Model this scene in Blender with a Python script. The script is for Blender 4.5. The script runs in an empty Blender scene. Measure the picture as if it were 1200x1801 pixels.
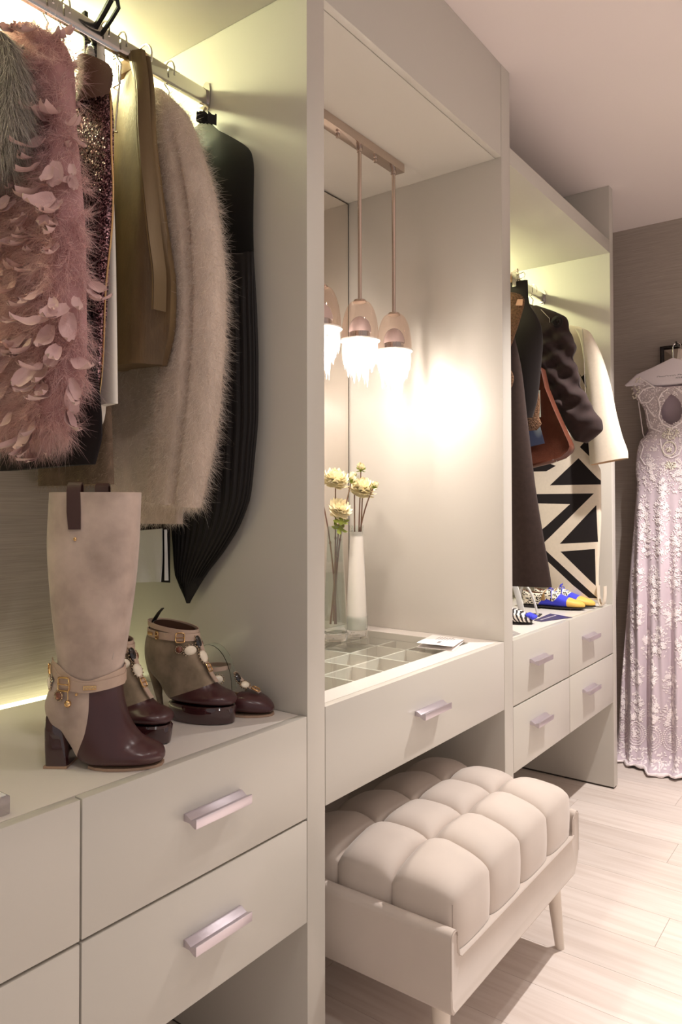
import bpy, bmesh, math, random
import numpy as np
from mathutils import Vector, Matrix

random.seed(7)
rng = np.random.default_rng(7)
S = bpy.context.scene
C = S.collection
PI = math.pi

# ------------------------------------------------------------------ camera
cam = bpy.data.cameras.new('camera')
cam.sensor_fit = 'AUTO'
cam.sensor_width = 36.0
cam.lens = 1298.95 / 1801 * 36.0
cam.shift_x = (600 - 575.57) / 1801
cam.shift_y = (860.5 - 900.5) / 1801
cam.clip_start = 0.02
co = bpy.data.objects.new('camera', cam)
C.objects.link(co)
_ya, _pi, _ro = math.radians(37.35), math.radians(1.077), math.radians(-0.085)
_f = Vector((math.cos(_ya) * math.cos(_pi), math.sin(_ya) * math.cos(_pi), math.sin(_pi)))
_r = Vector((math.sin(_ya), -math.cos(_ya), 0))
_u = _r.cross(_f)
_r2 = _r * math.cos(_ro) + _u * math.sin(_ro)
_u2 = -_r * math.sin(_ro) + _u * math.cos(_ro)
co.matrix_world = Matrix(((_r2.x, _u2.x, -_f.x, 0.0), (_r2.y, _u2.y, -_f.y, -0.9738),
                          (_r2.z, _u2.z, -_f.z, 1.25), (0, 0, 0, 1)))
S.camera = co

# ------------------------------------------------------------------ world, lights, exposure
S.view_settings.view_transform = 'Standard'
S.view_settings.look = 'None'
S.view_settings.gamma = 1.0
S.view_settings.use_curve_mapping = False
S.view_settings.exposure = 0.10
w = bpy.data.worlds.new('room_light')
S.world = w
w.use_nodes = True
w.node_tree.nodes['Background'].inputs[0].default_value = (1.0, 0.945, 0.915, 1)
w.node_tree.nodes['Background'].inputs[1].default_value = 0.42


def spot(name, loc, target, power, size_deg, blend, radius, col=(1.0, 0.95, 0.915)):
    l = bpy.data.lights.new(name, 'SPOT')
    l.energy = power
    l.spot_size = math.radians(size_deg)
    l.spot_blend = blend
    l.shadow_soft_size = radius
    l.color = col
    o = bpy.data.objects.new(name, l)
    C.objects.link(o)
    o.location = loc
    o.rotation_euler = (Vector(target) - Vector(loc)).to_track_quat('-Z', 'Y').to_euler()
    return o


spot('downlight_or_fill', (2.80, -0.72, 2.63), (2.72, -0.50, 0.0), 215, 96, 0.55, 0.022)
spot('downlight_or_fill', (1.30, -0.95, 2.63), (1.15, -0.35, 0.6), 16, 100, 0.8, 0.05)
spot('downlight_or_fill', (0.25, -0.95, 2.63), (0.45, -0.30, 0.6), 17, 100, 0.8, 0.05)
spot('downlight_or_fill', (1.30, -2.55, 2.63), (1.30, -2.35, 0), 230, 82, 0.5, 0.05)  # unseen lamp added to bounce light off the floor onto the ceiling
spot('downlight_or_fill', (3.00, -2.55, 2.63), (3.00, -2.35, 0), 230, 82, 0.5, 0.05)  # second added fill lamp behind the camera, also only for floor bounce
LED_COL = (0.96, 1.0, 0.58)

# ------------------------------------------------------------------ helpers


def lin(c):
    return tuple(((v / 255) / 12.92 if v / 255 <= 0.04045 else ((v / 255 + 0.055) / 1.055) ** 2.4) for v in c) + (1.0,)


def mat(name, rgb, rough=0.5, metal=0.0, noise=None, bump=None, coat=0.0, coat_r=0.1, sheen=0.0, spec=0.5,
        rgb2=None, emit=None, estr=0.0, trans=0.0, ior=1.45, alpha=1.0, stretch=None):
    """noise=(scale, contrast, detail); bump=(scale, strength, distance); stretch scales the object coordinates."""
    m = bpy.data.materials.new(name)
    m.use_nodes = True
    nt = m.node_tree
    b = nt.nodes['Principled BSDF']
    b.inputs['Base Color'].default_value = lin(rgb)
    b.inputs['Roughness'].default_value = rough
    b.inputs['Metallic'].default_value = metal
    b.inputs['Coat Weight'].default_value = coat
    b.inputs['Coat Roughness'].default_value = coat_r
    b.inputs['Sheen Weight'].default_value = sheen
    b.inputs['Specular IOR Level'].default_value = spec
    b.inputs['Transmission Weight'].default_value = trans
    b.inputs['IOR'].default_value = ior
    b.inputs['Alpha'].default_value = alpha
    if emit is not None:
        b.inputs['Emission Color'].default_value = tuple(emit) + (1,)
        b.inputs['Emission Strength'].default_value = estr
    vec = None
    if noise or bump:
        tc = nt.nodes.new('ShaderNodeTexCoord')
        mp = nt.nodes.new('ShaderNodeMapping')
        nt.links.new(tc.outputs['Object'], mp.inputs[0])
        if stretch:
            mp.inputs['Scale'].default_value = stretch
        vec = mp.outputs[0]
    if noise:
        n = nt.nodes.new('ShaderNodeTexNoise')
        n.inputs['Scale'].default_value = noise[0]
        n.inputs['Detail'].default_value = noise[2] if len(noise) > 2 else 4
        r = nt.nodes.new('ShaderNodeValToRGB')
        c0 = lin(rgb2) if rgb2 else tuple(v * (1 - noise[1]) for v in lin(rgb)[:3]) + (1,)
        r.color_ramp.elements[0].color = c0
        r.color_ramp.elements[0].position = 0.32
        r.color_ramp.elements[1].color = lin(rgb)
        r.color_ramp.elements[1].position = 0.68
        nt.links.new(vec, n.inputs['Vector'])
        nt.links.new(n.outputs[0], r.inputs[0])
        nt.links.new(r.outputs[0], b.inputs['Base Color'])
    if bump:
        n2 = nt.nodes.new('ShaderNodeTexNoise')
        n2.inputs['Scale'].default_value = bump[0]
        n2.inputs['Detail'].default_value = 3
        bp = nt.nodes.new('ShaderNodeBump')
        bp.inputs['Strength'].default_value = bump[1]
        bp.inputs['Distance'].default_value = bump[2] if len(bump) > 2 else 0.002
        nt.links.new(vec, n2.inputs['Vector'])
        nt.links.new(n2.outputs[0], bp.inputs['Height'])
        nt.links.new(bp.outputs[0], b.inputs['Normal'])
    return m


def wpos(o):
    p = Vector((0, 0, 0))
    while o is not None:
        p += o.location
        o = o.parent
    return p


class B:
    """collects shapes and links them as ONE mesh object"""

    def __init__(s):
        s.v, s.f = [], []

    def add(s, vs, fs):
        k = len(s.v)
        s.v.extend([tuple(v) for v in vs])
        s.f.extend([tuple(i + k for i in f) for f in fs])
        return s

    def box(s, x0, x1, y0, y1, z0, z1):
        v = [(x, y, z) for z in (z0, z1) for y in (y0, y1) for x in (x0, x1)]
        return s.add(v, [(0, 2, 3, 1), (4, 5, 7, 6), (0, 1, 5, 4), (2, 6, 7, 3), (0, 4, 6, 2), (1, 3, 7, 5)])

    def prism(s, poly, axis, a, b):
        """poly: 2-D points in the two other axes (x,y,z order), extruded along axis from a to b"""
        n = len(poly)

        def P(p, t):
            q = [p[0], p[1]]
            q.insert(axis, t)
            return q
        v = [P(p, a) for p in poly] + [P(p, b) for p in poly]
        return s.add(v, [tuple(range(n))[::-1], tuple(range(n, 2 * n))] + [(i, (i + 1) % n, n + (i + 1) % n, n + i) for i in range(n)])

    def loft(s, rings, cap0=True, cap1=True, closed=True):
        n = len(rings[0])
        v = [p for r in rings for p in r]
        f = []
        for j in range(len(rings) - 1):
            for i in range(n if closed else n - 1):
                a, b2 = j * n + i, j * n + (i + 1) % n
                f.append((a, b2, b2 + n, a + n))
        if cap0:
            f.append(tuple(range(n))[::-1])
        if cap1:
            f.append(tuple((len(rings) - 1) * n + i for i in range(n)))
        return s.add(v, f)

    def tube(s, pts, r, n=10, cap=True, flat=1.0):
        pts = [Vector(p) for p in pts]
        rings = []
        up = Vector((0.13, 0.27, 0.95))
        prev = None
        for i, p in enumerate(pts):
            t = (pts[min(i + 1, len(pts) - 1)] - pts[max(i - 1, 0)]).normalized()
            a = (prev if prev is not None else up)
            a = a - t * a.dot(t)
            if a.length < 1e-4:
                a = t.orthogonal()
            a.normalize()
            prev = a
            b2 = t.cross(a)
            rr = r[i] if isinstance(r, (list, tuple)) else r
            rings.append([p + a * (rr * math.cos(2 * PI * k / n)) + b2 * (rr * flat * math.sin(2 * PI * k / n)) for k in range(n)])
        return s.loft(rings, cap, cap)

    def lathe(s, prof, c, n=32, cap0=False, cap1=False):
        return s.loft([[(c[0] + r * math.cos(2 * PI * k / n), c[1] + r * math.sin(2 * PI * k / n), c[2] + z) for k in range(n)] for r, z in prof], cap0, cap1)

    def ell(s, c, rx, ry, rz, n=14, m=8, R=None):
        rings = []
        for j in range(m + 1):
            ph = -PI / 2 + PI * j / m
            ph = max(min(ph, PI / 2 - 0.03), -PI / 2 + 0.03)
            ring = []
            for k in range(n):
                q = Vector((rx * math.cos(ph) * math.cos(2 * PI * k / n), ry * math.cos(ph) * math.sin(2 * PI * k / n), rz * math.sin(ph)))
                if R is not None:
                    q = R @ q
                ring.append(tuple(Vector(c) + q))
            rings.append(ring)
        return s.loft(rings)

    def xf(s, M, k0=0):
        s.v[k0:] = [tuple(M @ Vector(v)) for v in s.v[k0:]]
        return s

    def build(s, name, m, parent=None, local=False, smooth=35, bevel=0.0, label=None, kind=None, fixn=True):
        me = bpy.data.meshes.new(name)
        off = Vector((0, 0, 0)) if (parent is None or local) else wpos(parent)
        me.from_pydata([tuple(Vector(v) - off) for v in s.v], [], s.f)
        if fixn or bevel:
            bm = bmesh.new()
            bm.from_mesh(me)
            if fixn:
                bmesh.ops.recalc_face_normals(bm, faces=bm.faces)
            if bevel:
                bmesh.ops.bevel(bm, geom=[e for e in bm.edges if e.is_manifold and e.calc_face_angle(0) > 0.6], offset=bevel, segments=2, affect='EDGES', profile=0.6)
            bm.to_mesh(me)
            bm.free()
        if smooth:
            me.shade_smooth()
            me.set_sharp_from_angle(angle=math.radians(smooth))
        me.materials.append(m)
        o = bpy.data.objects.new(name, me)
        C.objects.link(o)
        if parent is not None:
            o.parent = parent
        if label:
            o['label'] = label
        if kind:
            o['kind'] = kind
        return o


def thing(name, label, cat, loc=(0, 0, 0), rotz=0.0, group=None):
    o = bpy.data.objects.new(name, None)
    o.empty_display_size = 0.05
    C.objects.link(o)
    o.location = loc
    o.rotation_euler = (0, 0, rotz)
    o['label'] = label
    o['category'] = cat
    if group:
        o['group'] = group
    return o


def tag(o, label, cat, group=None):
    o['label'] = label
    o['category'] = cat
    if group:
        o['group'] = group
    return o


def struct(o):
    o['kind'] = 'structure'
    return o


def copy_tree(o, parent=None):
    c = o.copy()
    C.objects.link(c)
    c.parent = parent
    for ch in list(o.children):
        copy_tree(ch, c)
    return c


def interp(pl, t):
    """piecewise smooth interpolation of [(t, v)] sorted either way"""
    pl = sorted(pl)
    x = [p[0] for p in pl]
    y = [p[1] for p in pl]
    if t <= x[0]:
        return y[0]
    if t >= x[-1]:
        return y[-1]
    for i in range(len(x) - 1):
        if x[i] <= t <= x[i + 1]:
            h = x[i + 1] - x[i]
            if h < 1e-9:
                return y[i]
            s = (t - x[i]) / h
            d = (y[i + 1] - y[i]) / h
            d0 = (y[i] - y[i - 1]) / max(x[i] - x[i - 1], 1e-6) if i > 0 else d
            d1 = (y[i + 2] - y[i + 1]) / max(x[i + 2] - x[i + 1], 1e-6) if i + 2 < len(x) else d

            def hm(a, b):
                return 0 if a * b <= 0 else 2 * a * b / (a + b)
            m0 = hm(d0, d) if i > 0 else d
            m1 = hm(d, d1) if i + 2 < len(x) else d
            return (2 * s ** 3 - 3 * s * s + 1) * y[i] + (s ** 3 - 2 * s * s + s) * h * m0 + (-2 * s ** 3 + 3 * s * s) * y[i + 1] + (s ** 3 - s * s) * h * m1


def spow(a, p):
    return math.copysign(abs(a) ** p, a)


def drape(X, front, back, thick, z1, z0, n=64, rows=46, folds=((5, 0.3, 0.0),), sq=0.8, hem=0.0, grow=1.0, lean=0.0, top=True, wob=0.0):
    """rings of a hanging garment: front/back edges y(z), half thickness thick (number or [(z,t)]); folds=(count, share of thickness, phase)"""
    rings = []
    for j in range(rows + 1):
        z = z1 + (z0 - z1) * j / rows
        yf, yb = interp(front, z), interp(back, z)
        yc, wd = (yf + yb) / 2, abs(yb - yf) / 2
        t = interp(thick, z) if isinstance(thick, (list, tuple)) else thick
        g = min(1.0, (j / rows) * 1.6 + 0.15) ** grow
        ring = []
        for k in range(n):
            a = 2 * PI * k / n
            ca, sa = spow(math.cos(a), sq), spow(math.sin(a), sq)
            fl = sum(am * math.sin(c * (yc + wd * math.cos(a)) / 0.1 + ph + 0.7 * math.sin(z * 3 + ph) + wob * z) for c, am, ph in folds) * g
            edge = abs(math.sin(a)) ** 0.5
            x = X + lean * (z1 - z) + t * sa + t * fl * edge
            y = yc + wd * ca
            zz = z
            if hem and j > rows * 0.55:
                zz += hem * (y - yc) * ((j / rows - 0.55) / 0.45)
            ring.append((x, y, zz))
        rings.append(ring)
    return rings


def surf_sample(me, n, off=Vector((0, 0, 0)), keep=None):
    """area-weighted random points and normals on a mesh (numpy)"""
    me.calc_loop_triangles()
    nv, ntr = len(me.vertices), len(me.loop_triangles)
    co_ = np.empty(nv * 3)
    me.vertices.foreach_get('co', co_)
    co_ = co_.reshape(-1, 3)
    tr = np.empty(ntr * 3, dtype=np.int64)
    me.loop_triangles.foreach_get('vertices', tr)
    tr = tr.reshape(-1, 3)
    a, b, c = co_[tr[:, 0]], co_[tr[:, 1]], co_[tr[:, 2]]
    nn = np.cross(b - a, c - a)
    ar = np.linalg.norm(nn, axis=1)
    ar_k = ar.copy()
    if keep is not None:
        ar_k = ar * keep((a + b + c) / 3, nn / np.maximum(ar, 1e-12)[:, None])
    idx = rng.choice(ntr, size=n, p=ar_k / ar_k.sum())
    u, v = rng.random(n), rng.random(n)
    fl = u + v > 1
    u[fl], v[fl] = 1 - u[fl], 1 - v[fl]
    p = a[idx] + (b - a)[idx] * u[:, None] + (c - a)[idx] * v[:, None]
    return p, nn[idx] / np.maximum(ar[idx], 1e-12)[:, None]


def strands(name, p, d, length, width, m, parent, droop=0.3, curl=0.3, seg=4, label=None):
    """tapered ribbons growing from p along d (numpy), all in one part"""
    n = len(p)
    d = d / np.maximum(np.linalg.norm(d, axis=1), 1e-9)[:, None]
    rnd = rng.normal(size=(n, 3))
    side = np.cross(d, rnd)
    side /= np.maximum(np.linalg.norm(side, axis=1), 1e-9)[:, None]
    bend = rng.normal(size=(n, 3)) * curl
    bend[:, 2] -= droop
    vs = np.empty((n, seg + 1, 2, 3))
    for k in range(seg + 1):
        s = k / seg
        c = p + (d * s + bend * s * s * 0.8) * length[:, None]
        wd = width * (1 - s ** 1.5 * 0.85)
        vs[:, k, 0] = c - side * wd / 2
        vs[:, k, 1] = c + side * wd / 2
    base = np.arange(n)[:, None, None] * (2 * (seg + 1))
    q = np.array([[2 * k, 2 * k + 1, 2 * k + 3, 2 * k + 2] for k in range(seg)])[None]
    fs = (base + q).reshape(-1, 4)
    me = bpy.data.meshes.new(name)
    V = vs.reshape(-1, 3)
    me.vertices.add(len(V))
    me.vertices.foreach_set('co', V.ravel())
    me.loops.add(len(fs) * 4)
    me.loops.foreach_set('vertex_index', fs.ravel().astype(np.int32))
    me.polygons.add(len(fs))
    me.polygons.foreach_set('loop_start', (np.arange(len(fs)) * 4).astype(np.int32))
    me.update(calc_edges=True)
    tone = np.repeat(rng.random(n), 2 * (seg + 1)).astype(np.float32)
    at_ = me.attributes.new('tone', 'FLOAT', 'POINT')
    at_.data.foreach_set('value', tone)
    me.materials.append(m)
    o = bpy.data.objects.new(name, me)
    C.objects.link(o)
    o.parent = parent
    o['kind'] = 'stuff'
    if label:
        o['label'] = label
    return o


def hair_mat(name, c0, c1, rough=0.6, trans=0.25):
    """fibre colour varies from strand to strand"""
    m = bpy.data.materials.new(name)
    m.use_nodes = True
    nt = m.node_tree
    b = nt.nodes['Principled BSDF']
    b.inputs['Roughness'].default_value = rough
    b.inputs['Specular IOR Level'].default_value = 0.25
    at_ = nt.nodes.new('ShaderNodeAttribute')
    at_.attribute_name = 'tone'
    r = nt.nodes.new('ShaderNodeValToRGB')
    r.color_ramp.elements[0].color = lin(c0)
    r.color_ramp.elements[1].color = lin(c1)
    nt.links.new(at_.outputs['Fac'], r.inputs[0])
    nt.links.new(r.outputs[0], b.inputs['Base Color'])
    tl = nt.nodes.new('ShaderNodeBsdfTranslucent')
    nt.links.new(r.outputs[0], tl.inputs[0])
    mx = nt.nodes.new('ShaderNodeMixShader')
    mx.inputs[0].default_value = trans
    nt.links.new(b.outputs[0], mx.inputs[1])
    nt.links.new(tl.outputs[0], mx.inputs[2])
    nt.links.new(mx.outputs[0], nt.nodes['Material Output'].inputs[0])
    return m


def thin_glass(name, rgb, gloss):
    """thin tinted pane: lets light through and mirrors a share of it"""
    m = bpy.data.materials.new(name)
    m.use_nodes = True
    nt = m.node_tree
    tr = nt.nodes.new('ShaderNodeBsdfTransparent')
    tr.inputs[0].default_value = lin(rgb)
    gl = nt.nodes.new('ShaderNodeBsdfGlossy')
    gl.inputs['Roughness'].default_value = 0.03
    gl.inputs['Color'].default_value = (1, .95, .92, 1)
    lw = nt.nodes.new('ShaderNodeLayerWeight')
    lw.inputs['Blend'].default_value = 0.5
    pw = nt.nodes.new('ShaderNodeMath')
    pw.operation = 'POWER'
    pw.inputs[1].default_value = 3.5
    ma = nt.nodes.new('ShaderNodeMath')
    ma.operation = 'MULTIPLY_ADD'
    ma.inputs[1].default_value = gloss
    ma.inputs[2].default_value = 0.07
    mx = nt.nodes.new('ShaderNodeMixShader')
    nt.links.new(lw.outputs['Facing'], pw.inputs[0])
    nt.links.new(pw.outputs[0], ma.inputs[0])
    nt.links.new(ma.outputs[0], mx.inputs[0])
    nt.links.new(tr.outputs[0], mx.inputs[1])
    nt.links.new(gl.outputs[0], mx.inputs[2])
    nt.links.new(mx.outputs[0], nt.nodes['Material Output'].inputs[0])
    return m


# ------------------------------------------------------------------ materials
PAINT = mat('greige_satin_lacquer', (200, 194, 184), 0.38, coat=0.35, coat_r=0.16, bump=(900, 0.02, 0.0005))
PAINT_IN = mat('greige_matte_lacquer', (201, 195, 185), 0.5, coat=0.15, coat_r=0.3)
WHITE_TOP = mat('white_satin_top', (222, 213, 205), 0.35, coat=0.3, coat_r=0.15)
CEIL = mat('ceiling_paint', (236, 224, 220), 0.9)
ALU = mat('brushed_aluminium', (208, 198, 206), 0.32, 0.85, bump=(400, 0.05, 0.0005), stretch=(1, 30, 30))
CHROME = mat('chrome', (205, 200, 198), 0.1, 1.0)
NICKEL = mat('pink_polished_nickel', (204, 188, 178), 0.12, 1.0)
GAP = mat('dark_gap', (70, 62, 55), 0.8)
MIRROR = mat('mirror_glass', (238, 232, 226), 0.012, 1.0)
GLASS = mat('clear_glass', (248, 252, 250), 0.02, trans=1.0, ior=1.45)
BLACKP = mat('black_plastic', (22, 20, 20), 0.35)
GOLD = mat('pale_gold_metal', (226, 186, 132), 0.2, 1.0)


def wallpaper():
    m = mat('grasscloth_wallpaper', (148, 134, 124), 0.7)
    nt = m.node_tree
    b = nt.nodes['Principled BSDF']
    tc = nt.nodes.new('ShaderNodeTexCoord')
    mp = nt.nodes.new('ShaderNodeMapping')
    mp.inputs['Scale'].default_value = (9, 9, 420)
    n = nt.nodes.new('ShaderNodeTexNoise')
    n.inputs['Scale'].default_value = 1.0
    n.inputs['Detail'].default_value = 5
    r = nt.nodes.new('ShaderNodeValToRGB')
    r.color_ramp.elements[0].color = lin((157, 146, 136))
    r.color_ramp.elements[0].position = 0.3
    r.color_ramp.elements[1].color = lin((178, 165, 155))
    r.color_ramp.elements[1].position = 0.72
    bp = nt.nodes.new('ShaderNodeBump')
    bp.inputs['Strength'].default_value = 0.15
    bp.inputs['Distance'].default_value = 0.0005
    nt.links.new(tc.outputs['Object'], mp.inputs[0])
    nt.links.new(mp.outputs[0], n.inputs['Vector'])
    nt.links.new(n.outputs[0], r.inputs[0])
    nt.links.new(n.outputs[0], bp.inputs['Height'])
    nt.links.new(r.outputs[0], b.inputs['Base Color'])
    nt.links.new(bp.outputs[0], b.inputs['Normal'])
    return m


WALLPAPER = wallpaper()


def plank_mat():
    m = mat('pale_limed_oak', (214, 196, 184), 0.42)
    nt = m.node_tree
    b = nt.nodes['Principled BSDF']
    tc = nt.nodes.new('ShaderNodeTexCoord')
    oi = nt.nodes.new('ShaderNodeObjectInfo')
    ad = nt.nodes.new('ShaderNodeVectorMath')
    ad.operation = 'ADD'
    sc = nt.nodes.new('ShaderNodeVectorMath')
    sc.operation = 'SCALE'
    sc.inputs['Scale'].default_value = 37.0
    cx = nt.nodes.new('ShaderNodeCombineXYZ')
    for i in range(3):
        nt.links.new(oi.outputs['Random'], cx.inputs[i])
    nt.links.new(cx.outputs[0], sc.inputs[0])
    nt.links.new(tc.outputs['Object'], ad.inputs[0])
    nt.links.new(sc.outputs[0], ad.inputs[1])
    mp = nt.nodes.new('ShaderNodeMapping')
    mp.inputs['Scale'].default_value = (24, 1.5, 4)
    nt.links.new(ad.outputs[0], mp.inputs[0])
    n = nt.nodes.new('ShaderNodeTexNoise')
    n.inputs['Scale'].default_value = 1.6
    n.inputs['Detail'].default_value = 8
    n.inputs['Distortion'].default_value = 0.7
    nt.links.new(mp.outputs[0], n.inputs['Vector'])
    r = nt.nodes.new('ShaderNodeValToRGB')
    r.color_ramp.elements[0].color = lin((216, 200, 189))
    r.color_ramp.elements[0].position = 0.3
    r.color_ramp.elements[1].color = lin((231, 218, 209))
    r.color_ramp.elements[1].position = 0.62
    nt.links.new(n.outputs[0], r.inputs[0])
    hs = nt.nodes.new('ShaderNodeHueSaturation')
    mr = nt.nodes.new('ShaderNodeMapRange')
    mr.inputs['To Min'].default_value = 0.93
    mr.inputs['To Max'].default_value = 1.05
    nt.links.new(oi.outputs['Random'], mr.inputs['Value'])
    nt.links.new(mr.outputs[0], hs.inputs['Value'])
    nt.links.new(r.outputs[0], hs.inputs['Color'])
    nt.links.new(hs.outputs[0], b.inputs['Base Color'])
    bp = nt.nodes.new('ShaderNodeBump')
    bp.inputs['Strength'].default_value = 0.12
    bp.inputs['Distance'].default_value = 0.001
    nt.links.new(n.outputs[0], bp.inputs['Height'])
    nt.links.new(bp.outputs[0], b.inputs['Normal'])
    return m


PLANK = plank_mat()

# ------------------------------------------------------------------ setting
PX1, PX2, PX3 = (1.207, 1.267), (2.196, 2.261), (3.338, 3.387)
PX0 = (0.067, 0.127)
H, TOP, MID, BOT, SOF, BRD, DEP, XE = 2.655, 0.805, 0.592, 0.380, 2.354, 2.409, 0.606, 3.94

fl = struct(B().box(-1.2, XE + 0.1, -3.2, 0.75, -0.06, -0.008).build('floor', GAP, smooth=0))
pm = [B().box(-0.0895, 0.0895, -0.5995 * s, 0.5995 * s, -0.004, 0.004).build('plank', PLANK, fl, local=True, smooth=0) for s in (1,)]
first = True
k = 0
for i in range(28):
    x = -1.1 + 0.18 * i
    y = -2.6 + (i * 0.43) % 1.2 - 0.6
    while y < 1.3:
        yy0, yy1 = max(y - 0.6, -3.1), min(y + 0.6, 0.7)
        if yy1 - yy0 > 0.02:
            o = pm[0] if first else pm[0].copy()
            if not first:
                C.objects.link(o)
            first = False
            o.location = (x, (yy0 + yy1) / 2, -0.004)
            o.scale = (1, (yy1 - yy0) / 1.2, 1)
        y += 1.2
struct(B().box(-1.2, XE + 0.1, -3.2, 0.75, H, H + 0.1).build('ceiling', CEIL, smooth=0))
struct(B().box(-1.2, XE + 0.1, DEP, DEP + 0.1, 0, H).build('wall_back', WALLPAPER, smooth=0))
struct(B().box(XE, XE + 0.1, -3.2, DEP, 0, H).build('wall_right', WALLPAPER, smooth=0))
struct(B().box(-1.2, PX0[1], 0, DEP, 0, H).build('wall_left', PAINT, smooth=0))


def divider(px, label):
    r = thing('wardrobe_divider', label, 'divider', ((px[0] + px[1]) / 2, 0.3, 0), group='upright wardrobe dividers')
    B().box(px[0], px[1], 0, DEP - 0.001, 0.008, H - 0.0005).build('board', PAINT, r, bevel=0.0012)
    B().box(px[0] + 0.004, px[1] - 0.004, 0.005, DEP - 0.001, 0.0, 0.008).build('foot_strip', GAP, r, smooth=0)
    return r


divider(PX1, 'greige upright divider between the hanging garments and the mirrored vanity niche')
divider(PX2, 'greige upright divider on the far side of the vanity niche with pendant lights')
divider(PX3, 'greige end upright of the wardrobe beside the lace gown')


def topboard(x0, x1, label):
    r = thing('wardrobe_top_board', label, 'shelf', ((x0 + x1) / 2, 0.3, SOF), group='boards closing the hanging bays')
    B().box(x0, x1, 0.0, DEP - 0.001, SOF, BRD).build('board', PAINT, r, bevel=0.001)


topboard(PX0[1] + 0.0005, PX1[0] - 0.0005, 'greige top board over the fur, feather and leather garments')
topboard(PX2[1] + 0.0005, PX3[0] - 0.0005, 'greige top board over the brown and cream garments, open above')
r = thing('vanity_canopy', 'deep greige canopy box above the vanity niche, reaching the ceiling', 'canopy', (1.73, 0.3, SOF))
B().box(PX1[1] + 0.0005, PX2[0] - 0.0005, 0.022, DEP - 0.001, SOF, SOF + 0.02).build('soffit', PAINT_IN, r, smooth=0)
B().box(PX1[1] + 0.0005, PX2[0] - 0.0012, 0.0, 0.021, SOF, H - 0.0005).build('fascia', PAINT, r, bevel=0.003)


def led(x0, x1, y0, y1, z0, z1, strength, label):
    m = mat('light_strip_glow', (255, 248, 225), emit=LED_COL, estr=strength)
    r = thing('light_strip', label, 'light strip', ((x0 + x1) / 2, y1, z0), group='lit strips in the hanging bays')
    B().box(x0, x1, y0, y1, z0, z1).build('diffuser', m, r, smooth=0)
    B().box(x0, x1, y1, DEP - 0.001, z0, z1).build('profile', ALU, r, smooth=0)


led(PX0[1] + .002, PX1[0] - .002, DEP - 0.016, DEP - 0.006, SOF - 0.034, SOF - 0.004, 80, 'glowing light strip at the top back of the fur and feather bay')
led(PX2[1] + .002, PX3[0] - .002, DEP - 0.016, DEP - 0.006, SOF - 0.034, SOF - 0.004, 80, 'glowing light strip at the top back of the brown garments bay')

# ------------------------------------------------------------------ drawer chests and vanity
HPROF = [(0.0, 0.010), (-0.006, 0.010), (-0.018, 0.003), (-0.029, 0.0075), (-0.0315, 0.0075), (-0.0315, -0.009), (-0.026, -0.009), (-0.014, -0.003), (0.0, -0.003)]


def drawer(root, x0, x1, z0, z1, hx0, hx1, hz):
    d = B().box(x0, x1, 0.0, 0.02, z0, z1).build('drawer', PAINT, root, bevel=0.0015)
    B().prism([(y, hz + z) for y, z in HPROF], 0, hx0, hx1).build('handle', ALU, d, bevel=0.0006, label='slim aluminium handle')
    return d


def chest(x0, x1, xs, h_top, h_bot, label, led_strip):
    r = thing('drawer_chest', label, 'drawers', ((x0 + x1) / 2, 0.3, BOT), group='wall-hung drawer chests')
    g = 0.002
    B().box(x0 + g, x1 - g, 0.0215, DEP - 0.001, BOT + 0.006, BOT + 0.022).build('bottom_board', PAINT, r, smooth=0)
    B().box(x0 + g, x1 - g, DEP - 0.02, DEP - 0.001, BOT + 0.022, TOP - 0.02).build('back_board', PAINT, r, smooth=0)
    B().box(x0 + g, x1 - g, 0.0215, 0.03, BOT + 0.022, TOP - 0.02).build('inner_frame', GAP, r, smooth=0)
    yb = DEP - 0.042 if led_strip else DEP - 0.001
    B().box(x0 + g, x1 - g, 0.0225, yb, TOP - 0.0205, TOP - 0.0005).build('top_board', WHITE_TOP, r, bevel=0.001)
    z = [(MID + 0.0025, TOP), (BOT, MID - 0.0025)]
    for (za, zb), hl in zip(z, (h_top, h_bot)):
        for (xa, xb), (ha, hb) in zip(((x0 + g, xs - 0.0018), (xs + 0.0018, x1 - g)), hl[0:2]):
            drawer(r, xa, xb, za, zb, ha, hb, hl[2])
    if led_strip:
        m = mat('worktop_strip_glow', (255, 248, 225), emit=LED_COL, estr=4)
        s = thing('light_strip', 'glowing light strip sunk along the back of the drawer top behind the boots', 'light strip', ((x0 + x1) / 2, yb, TOP), group='lit strips in the hanging bays')
        B().box(x0 + g, x1 - g, yb + 0.002, DEP - 0.002, TOP - 0.012, TOP - 0.003).build('diffuser', m, s, smooth=0)
        B().box(x0 + g, x1 - g, yb + 0.001, DEP - 0.002, TOP - 0.02, TOP - 0.012).build('profile', ALU, s, smooth=0)


chest(PX0[1], PX1[0], 0.6653, ((0.33, 0.47), (0.868, 1.006), 0.706), ((0.33, 0.47), (0.868, 1.006), 0.492),
      'greige drawer chest under the tall boot and jewelled shoes', True)
chest(PX2[1], PX3[0], 2.787, ((2.40, 2.535), (2.93, 3.07), 0.714), ((2.40, 2.535), (2.93, 3.07), 0.506),
      'greige drawer chest under the blue and yellow shoes beside the gown', False)

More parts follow.
